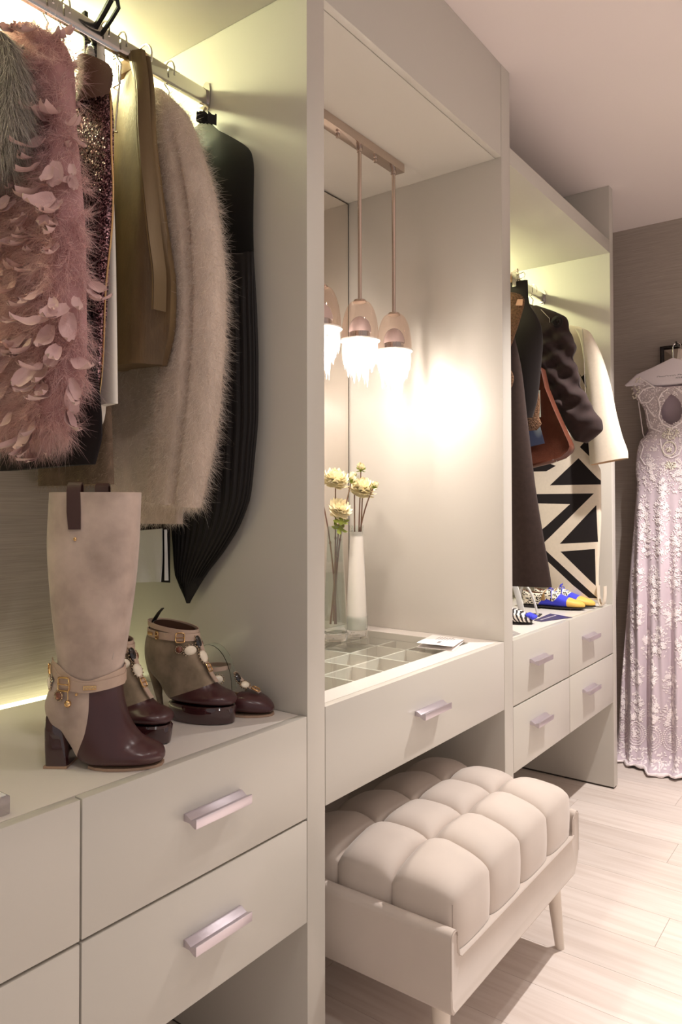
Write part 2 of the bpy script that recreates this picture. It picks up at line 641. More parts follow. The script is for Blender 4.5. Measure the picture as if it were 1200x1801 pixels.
# vanity
VZ, VB = 0.8114, 0.5995
vx0, vx1 = PX1[1] + 0.001, PX2[0] - 0.001
r = thing('vanity_table', 'built-in greige vanity with glass-topped compartment tray and one wide drawer', 'vanity', (1.73, 0.3, VB))
d = B().box(vx0 + .001, vx1 - .001, 0.0, 0.02, VB, VZ - 0.0).build('drawer', PAINT, r, bevel=0.0012)
B().prism([(y, 0.708 + z) for y, z in HPROF], 0, 1.645, 1.785).build('handle', ALU, d, bevel=0.0006, label='slim aluminium handle')
fr = B()
ft = VZ - 0.022
fr.box(vx0, vx1, 0.0205, 0.083, ft, VZ)
fr.box(vx0, vx1, 0.50, DEP - 0.006, ft, VZ)
fr.box(vx0, 1.345, 0.083, 0.50, ft, VZ)
fr.box(2.117, vx1, 0.083, 0.50, ft, VZ)
fr.build('top_frame', WHITE_TOP, r, smooth=0)
TG = thin_glass('tray_glass', (240, 246, 242), 0.5)
# thin glass sheet
B().add([(1.3455, 0.0835, VZ - .001), (2.1165, 0.0835, VZ - .001), (2.1165, .4995, VZ - .001), (1.3455, .4995, VZ - .001)], [(0, 1, 2, 3)]).build('glass_sheet', TG, r, smooth=0)
tray = B().box(1.33, 2.13, 0.07, 0.51, VZ - 0.085, VZ - 0.078).build('tray', WHITE_TOP, r, smooth=0)
tb = B()
tb.box(1.338, 1.346, 0.083, 0.50, VZ - 0.078, ft - .001)
tb.box(2.116, 2.124, 0.083, 0.50, VZ - 0.078, ft - .001)
tb.box(1.346, 2.116, 0.495, 0.503, VZ - 0.078, ft - .001)
tb.box(1.346, 2.116, 0.076, 0.135, VZ - 0.078, ft - .006)
tb.build('tray_wall', WHITE_TOP, tray, smooth=0)
for yy in (0.245, 0.355, 0.462):
    B().box(1.347, 2.115, yy - 0.004, yy + 0.004, VZ - 0.078, ft - .0015).build('tray_divider', WHITE_TOP, tray, smooth=0)
for xx in (1.425, 1.57, 1.711, 1.853, 2.003):
    B().box(xx - 0.004, xx + 0.004, 0.136, 0.494, VZ - 0.0775, ft - .001).build('tray_divider', WHITE_TOP, tray, smooth=0)
B().box(vx0, vx1, 0.02, DEP - 0.004, VB + 0.004, VB + 0.02).build('bottom_board', PAINT, r, smooth=0)
# mirror
r = thing('niche_mirror', 'tall frameless mirror filling the back of the vanity niche', 'mirror', (1.73, DEP - 0.004, VZ))
B().box(vx0 + 0.001, vx1 - 0.001, DEP - 0.006, DEP - 0.001, VZ + 0.001, SOF - 0.004).build('mirror_pane', MIRROR, r, smooth=0)
ed = B()
ed.box(vx1 - 0.0035, vx1 - 0.001, DEP - 0.0068, DEP - 0.006, VZ + 0.001, SOF - 0.004)
ed.box(vx0 + 0.001, vx1 - 0.001, DEP - 0.0068, DEP - 0.006, SOF - 0.0065, SOF - 0.004)
ed.build('edge_bevel', GAP, r, smooth=0, label='dark mirror edge')


# rails
def rail(x0, x1, y, z, label):
    r = thing('hanging_rail', label, 'rail', ((x0 + x1) / 2, y, z), group='chrome hanging rails')
    b = B()
    prof = []
    for kk in range(16):
        a = 2 * PI * kk / 16
        prof.append((y + 0.0075 * spow(math.cos(a), .6), z + 0.0195 * spow(math.sin(a), .45)))
    b.prism(prof, 0, x0 + 0.004, x1 - 0.004)
    b.build('bar', CHROME, r)
    for xa, xb in ((x0 + .0005, x0 + 0.005), (x1 - 0.005, x1 - .0005)):
        q = B()
        pr = [(y + 0.0125 * spow(math.cos(2 * PI * kk / 24), .8), z + 0.004 + 0.034 * spow(math.sin(2 * PI * kk / 24), .7)) for kk in range(24)]
        q.prism(pr, 0, xa, xb)
        br = q.build('bracket', CHROME, r)
        B().box(min(xa, xb) - (0.012 if xa > 1 and xb > x1 - .01 else -0.001), max(xa, xb) + (0.012 if xa < x0 + .01 else -0.001), y - 0.0105, y + 0.0105, z - 0.025, z - 0.0195).build('cradle', CHROME, br, smooth=0)


RY, RZ = 0.303, 2.209
rail(PX0[1], PX1[0], RY, RZ, 'chrome rail holding the fur, feather and leather garments')
rail(PX2[1], PX3[0], RY, 2.205, 'chrome rail holding the brown jackets and cream dress')

# ------------------------------------------------------------------ tufted bench
VELVET = mat('oyster_velvet', (204, 190, 179), 0.75, sheen=0.25, noise=(9, 0.05, 3), bump=(500, 0.05, 0.0005))
LEGW = mat('cream_lacquered_wood', (226, 212, 198), 0.4, coat=0.2)
SEAM = mat('seam_thread', (176, 162, 152), 0.8)
bx0, bx1, by0, by1 = 1.392, 2.086, -0.238, 0.205
bench = thing('tufted_bench', 'oyster velvet bench with a square-tufted seat pushed under the vanity', 'bench', ((bx0 + bx1) / 2, -0.015, 0))


def P_(a):
    return max(0.0, 1 - abs(2 * a - 1) ** 3.2) ** 0.58


def cushion():
    nx, ny, sub, nz = 4, 3, 14, 10
    zb = 0.318
    b = B()
    N, Mm = nx * sub, ny * sub

    def cell(i, sub_):
        c = i / sub_
        return c - math.floor(c) if i % sub_ else 0.0

    def warp(a):
        return 0.5 - 0.5 * math.cos(PI * a)          # more points near the seams
    xs = [(i // sub + warp((i % sub) / sub)) / nx for i in range(N + 1)]
    ys = [(j // sub + warp((j % sub) / sub)) / ny for j in range(Mm + 1)]

    def pa(t, n):
        c = t * n
        f = c - math.floor(c + 1e-9)
        return P_(f if f > 1e-6 else 0.0)

    def point(u, v):
        Pa, Pb = pa(u, nx), pa(v, ny)
        eu = min(u, 1 - u) * nx
        ev = min(v, 1 - v) * ny
        dome = min(1, eu * 1.6) * min(1, ev * 1.6)
        z = 0.412 + 0.046 * (0.5 * (Pa + Pb) / 2 + 0.5 * Pa * Pb) + 0.020 * dome
        x = bx0 + (bx1 - bx0) * u
        y = by0 + (by1 - by0) * v
        q = math.exp(-(ev / 0.25) ** 2)
        y += (-0.011 if v < 0.5 else 0.011) * Pa * q
        q = math.exp(-(eu / 0.25) ** 2)
        x += (-0.010 if u < 0.5 else 0.010) * Pb * q
        return x, y, z
    b.add([point(u, v) for v in ys for u in xs], [(j * (N + 1) + i, j * (N + 1) + i + 1, (j + 1) * (N + 1) + i + 1, (j + 1) * (N + 1) + i) for j in range(Mm) for i in range(N)])

    def wall(par, edge):
        pts = []
        for kz in range(nz + 1):
            s = kz / nz
            for t in par:
                x, y, z = edge(t)
                f = 1 + 0.35 * math.sin(PI * min(1, s * 1.1))
                u0 = t
                bx = edge(t, True)
                x = bx[0] + (x - bx[0]) * f * (1 if s < .9 else 1)
                y = bx[1] + (y - bx[1]) * f
                pts.append((x, y, z + (zb - z) * s))
        n = len(par)
        b.add(pts, [(k_ * n + i, k_ * n + i + 1, (k_ + 1) * n + i + 1, (k_ + 1) * n + i) for k_ in range(nz) for i in range(n - 1)])

    def mk(fn, base):
        return lambda t, fl=False: base(t) if fl else fn(t)
    X = lambda u: bx0 + (bx1 - bx0) * u
    Y = lambda v: by0 + (by1 - by0) * v
    wall(xs, mk(lambda t: point(t, 0.0), lambda t: (X(t), by0)))
    wall(xs, mk(lambda t: point(t, 1.0), lambda t: (X(t), by1)))
    wall(ys, mk(lambda t: point(0.0, t), lambda t: (bx0, Y(t))))
    wall(ys, mk(lambda t: point(1.0, t), lambda t: (bx1, Y(t))))
    o = b.build('seat_cushion', VELVET, bench, smooth=75)
    bm = bmesh.new()
    bm.from_mesh(o.data)
    bmesh.ops.remove_doubles(bm, verts=bm.verts, dist=0.0004)
    bmesh.ops.recalc_face_normals(bm, faces=bm.faces)
    bm.to_mesh(o.data)
    bm.free()
    o.data.shade_smooth()
    o.data.set_sharp_from_angle(angle=math.radians(70))
    # corner and seam piping
    for u, v in ((0, 0), (1, 0), (0, 1), (1, 1)):
        x, y, z = point(u, v)
        B().tube([(x, y, z + 0.001), (x, y, zb + 0.002)], 0.0013, 6).build('corner_seam', SEAM, o)
    for i in range(1, nx):
        x, y, z = point(i / nx, 0)
        B().tube([(x, y - 0.0005, z), (x, y - 0.0008, zb + 0.002)], 0.0009, 6).build('front_seam', SEAM, o)
    for j in range(1, ny):
        x, y, z = point(0, j / ny)
        B().tube([(x - 0.0005, y, z), (x - 0.0008, y, zb + 0.002)], 0.0009, 6).build('side_seam', SEAM, o)


cushion()
# upholstered base with raised rounded ends
ex0, ex1 = 1.352, 2.120
prof = []
zt, zb, th = 0.378, 0.208, 0.032


def endcurve(x, s):
    return x


outline = [(ex0 + 0.012, zb), (ex0 + 0.003, zb + 0.012), (ex0, zb + 0.05), (ex0, zt - 0.018)]
for kk in range(7):
    a = PI - PI * kk / 6
    outline.append((ex0 + th / 2 + th / 2 * math.cos(a), zt - 0.016 + 0.016 * math.sin(a)))
outline += [(ex0 + th, 0.345), (ex0 + th + 0.003, 0.322), (ex0 + th + 0.012, 0.316)]
outline += [(ex1 - th - 0.012, 0.316), (ex1 - th - 0.003, 0.322), (ex1 - th, 0.345)]
for kk in range(7):
    a = PI - PI * kk / 6
    outline.append((ex1 - th / 2 + th / 2 * math.cos(a), zt - 0.016 + 0.016 * math.sin(a)))
outline += [(ex1, zt - 0.018), (ex1, zb + 0.06), (ex1 - 0.012, zb + 0.022), (ex1 - 0.034, zb)]
cxm = (ex0 + ex1) / 2
rings = []
for yy, ins in ((-0.252, 0.010), (-0.256, 0.004), (-0.2545, 0.0), (-0.246, -0.001), (0.215, -0.001), (0.222, 0.0), (0.226, 0.006)):
    ring = []
    for x, z in outline:
        sx = 1 if x < cxm else -1
        ring.append((x + sx * ins, yy, z + (ins if z < 0.25 else -ins)))
    rings.append(ring)
base = B().loft(rings).build('upholstered_base', VELVET, bench, smooth=40)
for xx in (ex0, ex1):
    sg = 1 if xx < cxm else -1
    pts = [(xx + sg * 0.001, -0.2548, zb + 0.055)]
    for kk in range(9):
        a = PI - PI * kk / 8
        xm = xx + sg * th / 2
        pts.append((xm - sg * (th / 2 - 0.0012) * -math.cos(a), -0.2548, zt - 0.017 + 0.016 * math.sin(a)))
    B().tube(pts, 0.0011, 6).build('piping', SEAM, base)
for lx, ly, sx, sy in ((1.40, -0.205, -0.5, -0.6), (2.03, -0.208, 1, -0.5), (1.40, 0.18, -1, 1), (2.03, 0.18, 1, 1)):
    B().tube([(lx, ly, 0.222), (lx + sx * 0.012, ly + sy * 0.008, 0.15), (lx + sx * 0.034, ly + sy * 0.022, 0.0)], [0.022, 0.0185, 0.0125], 20).build('leg', LEGW, bench)

# ------------------------------------------------------------------ pendant light
DOME = thin_glass('rose_smoked_glass', (248, 238, 232), 0.45)
CRYS = bpy.data.materials.new('cut_crystal')
CRYS.use_nodes = True
_n = CRYS.node_tree
_b = _n.nodes['Principled BSDF']
_b.inputs['Base Color'].default_value = (1, 0.97, 0.93, 1)
_b.inputs['Roughness'].default_value = 0.08
_tl = _n.nodes.new('ShaderNodeBsdfTranslucent')
_tl.inputs[0].default_value = (1, 0.98, 0.95, 1)
_tr = _n.nodes.new('ShaderNodeBsdfTransparent')
_m1 = _n.nodes.new('ShaderNodeMixShader')
_m2 = _n.nodes.new('ShaderNodeMixShader')
_m1.inputs[0].default_value = 0.6
_m2.inputs[0].default_value = 0.5
_n.links.new(_b.outputs[0], _m1.inputs[1])
_n.links.new(_tl.outputs[0], _m1.inputs[2])
_n.links.new(_m1.outputs[0], _m2.inputs[1])
_n.links.new(_tr.outputs[0], _m2.inputs[2])
_n.links.new(_m2.outputs[0], _n.nodes['Material Output'].inputs[0])
BULB = mat('lit_bulb', (255, 244, 230), emit=(1.0, 0.9, 0.8), estr=40)
CAPW = mat('pearl_white_enamel', (222, 208, 210), 0.25, coat=0.5, coat_r=0.05)
RIM = mat('lit_glass_rim', (250, 244, 238), 0.2, trans=0.4)

pend = thing('pendant_light', 'row of three rose glass pendants with crystal drops on one nickel ceiling bar', 'lamp', (1.808, 0.29, SOF))
B().box(1.565, 2.051, 0.272, 0.308, 2.326, SOF - 0.0004).build('ceiling_bar', NICKEL, pend, bevel=0.001)
for xx in (1.71, 1.907):
    B().lathe([(0.001, -0.014), (0.006, -0.014), (0.006, -0.001), (0.008, 0.0)], (xx, 0.29, 2.326), 12, True, True).build('bar_screw', NICKEL, pend)


def drop(L, r):
    rings = []
    for z, f in ((0, 0.25), (-0.08, 0.8), (-0.45, 1.0), (-0.75, 0.7), (-1.0, 0.06)):
        rings.append([(r * f * math.cos(2 * PI * q / 6), r * f * math.sin(2 * PI * q / 6), z * L) for q in range(6)])
    return B().loft(rings)


drop_me = None
for px in (1.628, 1.820, 2.012):
    py, zt_ = 0.29, 1.858
    rod = B().tube([(px, py, 2.326), (px, py, zt_)], 0.0062, 14).build('rod', NICKEL, pend)
    nb = B()
    nb.tube([(px, py, 2.326), (px, py, 2.311)], 0.009, 14)
    nb.tube([(px + 0.012, py, 2.313), (px - 0.012, py, 2.313)], 0.0022, 8)
    nb.build('swivel', NICKEL, rod)
    B().lathe([(0.0065, 0.006), (0.018, 0.003), (0.021, -0.004), (0.016, -0.006)], (px, py, zt_), 24, True, True).build('dome_cap', NICKEL, rod)
    dp = [(0.016 + (0.0565 - 0.016) * math.sin(PI / 2 * (q / 14)) ** 0.9, -0.118 * (1 - math.cos(PI / 2 * (q / 14)) ** 1.0) - 0.001) for q in range(15)]
    dome = B().lathe(dp, (px, py, zt_), 40)
    dome.build('glass_dome', DOME, rod)
    B().lathe([(0.001, -0.046)] + [(0.034 * math.sin(PI / 2 * q / 8), -0.046 - 0.045 * (1 - math.cos(PI / 2 * q / 8))) for q in range(1, 9)] + [(0.033, -0.095)], (px, py, zt_), 32, True, True).build('inner_cap', CAPW, rod)
    B().lathe([(0.031, -0.095), (0.031, -0.117), (0.001, -0.117)], (px, py, zt_), 32, True, True).build('lamp_socket', CHROME, rod)
    B().lathe([(0.03, -0.118), (0.06, -0.118), (0.0605, -0.122), (0.055, -0.124), (0.03, -0.121)], (px, py, zt_), 40, True, True).build('rim', RIM, rod)
    B().ell((px, py, zt_ - 0.150), 0.012, 0.012, 0.016, 16, 8).build('bulb', BULB, rod)
    for dz_ in (0.150, 0.175, 0.202):
        ld = bpy.data.lights.new('pendant_bulb', 'POINT')
        ld.energy = 3.4
        ld.color = (1.0, 0.91, 0.83)
        ld.shadow_soft_size = 0.009
        lo_ = bpy.data.objects.new('pendant_bulb', ld)
        C.objects.link(lo_)
        lo_.location = (px, py, zt_ - dz_)
    for nr, rr, zz, L in ((16, 0.050, -0.124, 0.062), (14, 0.043, -0.128, 0.078), (12, 0.035, -0.13, 0.098), (7, 0.022, -0.14, 0.112)):
        for q in range(nr):
            a = 2 * PI * q / nr + rr * 40
            if drop_me is None:
                o = drop(1.0, 1.0).build('crystal_drop', CRYS, rod, local=True, smooth=0)
                drop_me = o
            else:
                o = drop_me.copy()
                C.objects.link(o)
                o.parent = rod
            o.location = (px + rr * math.cos(a) - pend.location.x, py + rr * math.sin(a) - pend.location.y, zt_ + zz - pend.location.z)
            o.scale = (0.0052, 0.0052, L * random.uniform(0.85, 1.12))
            o.rotation_euler = (random.uniform(-.03, .03), random.uniform(-.03, .03), random.uniform(0, 3))

# ------------------------------------------------------------------ vases and dahlias
PETAL = mat('cream_dahlia_petal', (252, 240, 204), 0.6, noise=(40, 0.06, 2))
STEM = mat('reddish_green_stem', (120, 96, 66), 0.55, noise=(30, 0.0, 2), rgb2=(122, 84, 74))
GREEN = mat('fresh_green_sepal', (140, 150, 60), 0.55, noise=(60, 0.3, 2))
MILK = mat('milk_white_glass', (240, 232, 222), 0.12, coat=0.6, coat_r=0.03)
WATER = thin_glass('vase_water', (246, 250, 246), 0.3)
VASET = thin_glass('clear_vase_wall', (246, 250, 248), 0.75)
VASEG = mat('hand_blown_glass', (250, 254, 252), 0.02, trans=1.0, ior=1.22, bump=(60, 0.3, 0.003))

va = thing('bud_vase', 'tall tapering milk-white glass vase in the niche corner', 'vase', (1.985, 0.42, VZ + 0.0002), group='tall flower vases')
B().lathe([(0.031, 0.026), (0.0325, 0.03), (0.0335, 0.06), (0.030, 0.16), (0.0255, 0.26), (0.0215, 0.345), (0.0205, 0.345), (0.0245, 0.26), (0.029, 0.16), (0.030, 0.045), (0.001, 0.04)], tuple(va.location), 40).build('white_core', MILK, va)
B().lathe([(0.001, 0), (0.033, 0.0), (0.0355, 0.004), (0.036, 0.03), (0.0352, 0.07), (0.0345, 0.07), (0.0345, 0.027), (0.001, 0.024)], tuple(va.location), 40, False, False).build('clear_foot', VASEG, va)
B().lathe([(0.0222, 0.33), (0.0228, 0.365), (0.0212, 0.365), (0.0208, 0.345)], tuple(va.location), 40).build('clear_lip', VASEG, va)

vb = thing('bud_vase', 'clear hand-blown glass vase half filled with water', 'vase', (1.902, 0.446, VZ + 0.0002), group='tall flower vases')
B().lathe([(0.039, 0.026), (0.0385, 0.035), (0.035, 0.14), (0.029, 0.25), (0.0245, 0.362), (0.0240, 0.364), (0.0232, 0.362), (0.0275, 0.25)], tuple(vb.location), 44).build('glass_body', VASET, vb)
B().lathe([(0.001, 0.0), (0.036, 0.0), (0.039, 0.005), (0.039, 0.026), (0.030, 0.022), (0.001, 0.018)], tuple(vb.location), 44).build('glass_foot', VASEG, vb)
B().lathe([(0.0365, 0.035), (0.0332, 0.14), (0.0295, 0.215), (0.001, 0.215)], tuple(vb.location), 40).build('water', WATER, vb)


def petal_ring(b, c, R, n, elev, L, wd, ph, cup):
    for q in range(n):
        a = ph + 2 * PI * q / n + random.uniform(-.12, .12)
        e = elev + random.uniform(-.1, .1)
        d = Vector((math.cos(a) * math.cos(e), math.sin(a) * math.cos(e), math.sin(e)))
        s = Vector((-math.sin(a), math.cos(a), 0))
        up = d.cross(s) * -1
        l_ = L * random.uniform(.88, 1.1)
        vs, fs = [], []
        for k_, (t, ww, h) in enumerate(((0, .35, 0), (.35, .9, .10), (.7, 1.0, .08), (.9, .6, -.02), (1.0, .12, -.10))):
            p = Vector(c) + R @ (d * (t * l_) + up * (h * l_))
            for sd, hh in ((-1, cup), (0, 0), (1, cup)):
                vs.append(p + R @ (s * (sd * ww * wd / 2) + up * (hh * ww * wd * .5)))
        for k_ in range(4):
            for i in range(2):
                fs.append((k_ * 3 + i, k_ * 3 + i + 1, k_ * 3 + i + 4, k_ * 3 + i + 3))
        b.add(vs, fs)


def dahlia(label, base, head, r, tilt=(0, 0), mid=None, bud=False, group='cream dahlias in the vases', leafy=False):
    t = thing('dahlia', label, 'flower', base, group=group)
    p0, p2 = Vector(base), Vector(head)
    p1 = Vector(mid) if mid else (p0 + p2) / 2
    pts = []
    for q in range(13):
        s = q / 12
        pts.append(p0 * (1 - s) ** 2 + p1 * 2 * s * (1 - s) + p2 * s * s)
    st = B().tube(pts, [0.0032 - 0.0012 * q / 12 for q in range(13)], 8)
    kn = pts[7]
    st.ell(kn, 0.0042, 0.0042, 0.006, 8, 5)
    st.build('stem', STEM, t)
    d = Vector((tilt[0], tilt[1], 1)).normalized()
    R = d.to_track_quat('Z', 'Y').to_matrix()
    if bud:
        b = B()
        petal_ring(b, p2, R, 7, 1.2, r * 1.5, r * 1.1, 0.3, .5)
        petal_ring(b, p2, R, 5, 1.35, r * 1.6, r * .9, 0.9, .5)
        b.build('bud', PETAL, t, fixn=False)
        g = B()
        petal_ring(g, p2, R, 8, .55, r * 1.2, r * .55, 0.1, .2)
        petal_ring(g, p2, R, 6, -.1, r * 1.3, r * .4, 0.4, .2)
        g.ell(p2, r * .45, r * .45, r * .4, 10, 6)
        g.build('sepals', GREEN, t, fixn=False)
    else:
        b = B()
        for n, e, L, wd, ph in ((13, -.55, .95, .42, 0), (14, -.2, 1.0, .42, .2), (14, .12, 1.0, .40, .05), (13, .42, .95, .38, .3), (11, .72, .86, .34, .1), (9, 1.0, .72, .28, .2), (7, 1.25, .6, .22, 0)):
            petal_ring(b, p2, R, n, e, r * L * 1.1, r * wd * 1.35, ph, .3)
        b.build('bloom', PETAL, t, fixn=False)
        g = B()
        petal_ring(g, p2 - d * r * .25, R, 7, -.5, r * .5, r * .3, 0, .2)
        g.ell(p2 - d * r * .2, r * .2, r * .2, r * .2, 10, 6)
        if leafy:
            petal_ring(g, p2 + Vector((-.006, -.012, -.03)), R, 6, -.3, .03, .016, 0, .2)
            petal_ring(g, p2 + Vector((-.004, -.004, -.055)), R, 5, -.3, .03, .016, .5, .2)
        g.build('sepals', GREEN, t, fixn=False)
    return t


zv = VZ + 0.0002
dahlia('full cream dahlia standing in the milk-white vase', (1.983, 0.417, zv + 0.05), (1.985, 0.395, 1.30), 0.042, (-.2, -.35))
dahlia('highest half-open dahlia bud of the milk-white vase', (1.99, 0.427, zv + 0.05), (1.985, 0.402, 1.36), 0.015, (-.5, -.4), bud=True)
dahlia('green bud left of the bloom in the milk-white vase', (1.977, 0.422, zv + 0.05), (1.985, 0.428, 1.333), 0.014, (-.5, .3), bud=True)
dahlia('green bud leaning right out of the milk-white vase', (1.986, 0.437, zv + 0.05), (1.985, 0.352, 1.302), 0.012, (.2, -.9), mid=(1.985, 0.430, 1.18), bud=True)
dahlia('largest cream dahlia, upper bloom of the clear vase', (1.905, 0.455, zv + 0.06), (1.905, 0.447, 1.327), 0.044, (-.1, -.4), mid=(1.90, 0.44, 1.1))
dahlia('lower cream dahlia with green leaves at the lip of the clear vase', (1.898, 0.462, zv + 0.05), (1.90, 0.425, 1.232), 0.036, (-.3, -.9), mid=(1.90, 0.44, 1.05), leafy=True)
dahlia('green bud rising right of the clear vase blooms', (1.905, 0.449, zv + 0.05), (1.925, 0.398, 1.318), 0.014, (.3, -.5), mid=(1.902, 0.45, 1.1), bud=True)
dahlia('dark bud on the far left stem of the clear vase', (1.908, 0.447, zv + 0.05), (1.88, 0.488, 1.288), 0.012, (-.3, .3), mid=(1.905, 0.45, 1.1), bud=True)

# card
PAPER = mat('card_paper', (246, 238, 234), 0.7)
INK = mat('grey_ink', (120, 112, 112), 0.8)
cd = thing('printed_card', 'folded white card with lines of small print on the glass tray', 'card', (2.04, 0.14, VZ))
q4 = [(1.955, 0.178), (2.140, 0.225), (2.128, 0.105), (1.968, 0.060)]
for dz, tl, nm in ((0.0006, 0.0, 'back_leaf'), (0.0035, 0.010, 'front_leaf')):
    v = [(x, y, VZ + dz + (tl if i in (0, 3) else tl * .3)) for i, (x, y) in enumerate(q4)]
    v2 = [(a, b_, c_ + 0.0007) for a, b_, c_ in v]
    leaf = B().add(v + v2, [(3, 2, 1, 0), (4, 5, 6, 7), (0, 1, 5, 4), (1, 2, 6, 5), (2, 3, 7, 6), (3, 0, 4, 7)]).build(nm, PAPER, cd, smooth=0)


def on_card(s, t, up=0.0):
    a, b_, c_, d_ = [Vector((x, y, VZ + 0.0035 + 0.0007 + (0.010 if i in (0, 3) else 0.003))) for i, (x, y) in enumerate(q4)]
    return (a * (1 - s) + b_ * s) * (1 - t) + (d_ * (1 - s) + c_ * s) * t + Vector((0, 0, 0.0003 + up))


tx = B()
for t0, s0, s1, hgt in [(0.30 + 0.075 * i, 0.52 - .02 * (i % 2), 0.86 + .03 * (i % 3), 0.022) for i in range(7)]:
    s = s0
    while s < s1:
        e = s + random.uniform(.02, .06)
        tx.add([on_card(s, t0), on_card(e, t0), on_card(e, t0 + hgt), on_card(s, t0 + hgt)], [(0, 1, 2, 3)])
        s = e + .012
for i in range(4):
    s = 0.2 + .055 * i
    tx.add([on_card(s, .46), on_card(s + .035, .46), on_card(s + .035, .56), on_card(s, .56)], [(0, 1, 2, 3)])
tx.build('print', INK, cd, smooth=0, fixn=False)

# ------------------------------------------------------------------ shoes
SUEDE = mat('taupe_suede', (200, 178, 165), 0.92, noise=(16, 0.3, 5), rgb2=(162, 142, 130), bump=(700, 0.15, 0.0008), sheen=0.25)
SUEDE_D = mat('olive_taupe_suede', (158, 138, 116), 0.92, noise=(22, 0.3, 5), rgb2=(112, 97, 78), bump=(700, 0.15, 0.0008), sheen=0.25)
BURG = mat('burgundy_leather', (74, 40, 42), 0.32, coat=0.3, coat_r=0.22, noise=(7, 0.35, 3), bump=(350, 0.03, 0.0005))
PATENT = mat('burgundy_patent', (58, 28, 30), 0.08, coat=1.0, coat_r=0.03)
TAN = mat('tan_leather', (190, 164, 146), 0.5, noise=(50, 0.08, 3))
WELT = mat('tan_sole_edge', (172, 142, 120), 0.6)
LINING = mat('brown_lining', (96, 66, 50), 0.7)
DKSTRAP = mat('dark_brown_strap', (66, 40, 36), 0.4)
IVORYG = mat('ivory_cabochon', (240, 226, 204), 0.22, coat=0.6, coat_r=0.05)
ONYX = mat('black_faceted_stone', (26, 16, 16), 0.08, coat=0.8, coat_r=0.02)
AMBER = mat('brown_faceted_stone', (120, 70, 54), 0.12, coat=0.6, coat_r=0.03)
RHINE = mat('rhinestone_setting', (196, 176, 152), 0.2, 0.9)


def sections(secs, m):
    """smoothly resample [(A),(B),t] sections"""
    n = len(secs)
    out = []
    for i in range(m + 1):
        x = (n - 1) * i / m
        k_ = min(int(x), n - 2)
        f = x - k_
        g = lambda j: secs[max(0, min(n - 1, j))]

        def cr(a, b, c, d):
            return 0.5 * (2 * b + (c - a) * f + (2 * a - 5 * b + 4 * c - d) * f * f + (3 * b - a - 3 * c + d) * f ** 3)
        q = [g(k_ - 1), g(k_), g(k_ + 1), g(k_ + 2)]
        fl = [(s[0][0], s[0][1], s[1][0], s[1][1], s[2]) for s in q]
        v = [cr(fl[0][j], fl[1][j], fl[2][j], fl[3][j]) for j in range(5)]
        out.append(v)
    return out


def foot_rings(secs, m=90, n=48, p=0.82, grow=0.0):
    rings = []
    for a0, a1, b0, b1, t in sections(secs, m):
        c = Vector(((a0 + b0) / 2, 0, (a1 + b1) / 2))
        ax = Vector(((a0 - b0) / 2, 0, (a1 - b1) / 2))
        L = max(ax.length, 1e-5)
        ax = ax * ((L + grow) / L)
        rings.append([tuple(c + ax * spow(math.cos(2 * PI * q / n), p) + Vector((0, (max(t, .001) + grow) * spow(math.sin(2 * PI * q / n), p), 0))) for q in range(n)])
    return rings


def slice_tris(V, T, g):
    """split triangles along the zero line of g so that the seam comes out clean"""
    val = [g(*p) for p in V]
    cache, out = {}, []

    def mid(a, b):
        k_ = (min(a, b), max(a, b))
        if k_ not in cache:
            f = val[a] / (val[a] - val[b])
            V.append(tuple(V[a][j] + (V[b][j] - V[a][j]) * f for j in range(3)))
            val.append(0.0)
            cache[k_] = len(V) - 1
        return cache[k_]
    for t in T:
        s = [val[i] > 0 for i in t]
        if all(s) or not any(s):
            out.append(t)
            continue
        k_ = [i for i in range(3) if s[i] != s[(i + 1) % 3] and s[i] != s[(i + 2) % 3]][0]
        a, b, c = t[k_], t[(k_ + 1) % 3], t[(k_ + 2) % 3]
        m, n = mid(a, b), mid(a, c)
        out += [(a, m, n), (m, b, c), (m, c, n)]
    return out


def split_loft(rings, pred, caps=(False, True), cuts=()):
    """shape collectors by the class that pred gives a face's centre (None drops it), cut cleanly along the functions in cuts"""
    whole = B().loft(rings, caps[0], caps[1])
    T = whole.f
    if cuts:
        T = []
        for f in whole.f:
            T += [(f[0], f[i], f[i + 1]) for i in range(1, len(f) - 1)]
        for g in cuts:
            T = slice_tris(whole.v, T, g)
    res = {}
    for f in T:
        c = [sum(whole.v[i][j] for i in f) / len(f) for j in range(3)]
        key = pred(*c)
        if key is None:
            continue
        b, mp = res.setdefault(key, (B(), {}))
        idx = []
        for i in f:
            if i not in mp:
                mp[i] = len(b.v)
                b.v.append(whole.v[i])
            idx.append(mp[i])
        b.f.append(tuple(idx))
    return {k_: v[0] for k_, v in res.items()}


def band(uc, a, b_, vfun, hgt, th, a0=0, a1=2 * PI, n=64):
    rings = []
    closed = abs(a1 - a0 - 2 * PI) < 1e-6
    m = n if closed else n
    for q in range(m + (0 if closed else 1)):
        t = a0 + (a1 - a0) * q / m
        u, w_ = uc + a * math.cos(t), b_ * math.sin(t)
        nx, ny = math.cos(t) / a, math.sin(t) / b_
        l = math.hypot(nx, ny)
        nx, ny = nx / l * th, ny / l * th
        v = vfun(u, w_)
        rings.append([(u, w_, v - hgt / 2), (u + nx, w_ + ny, v - hgt / 2), (u + nx, w_ + ny, v + hgt / 2), (u, w_, v + hgt / 2)])
    if closed:
        rings.append(rings[0])
        return B().loft(rings, False, False)
    return B().loft(rings)


def frame_mat(p, n, up=(0, 0, 1)):
    n = Vector(n).normalized()
    upv = Vector(up)
    x = upv.cross(n).normalized()
    y = n.cross(x)
    return Matrix(((x.x, y.x, n.x, p[0]), (x.y, y.y, n.y, p[1]), (x.z, y.z, n.z, p[2]), (0, 0, 0, 1)))


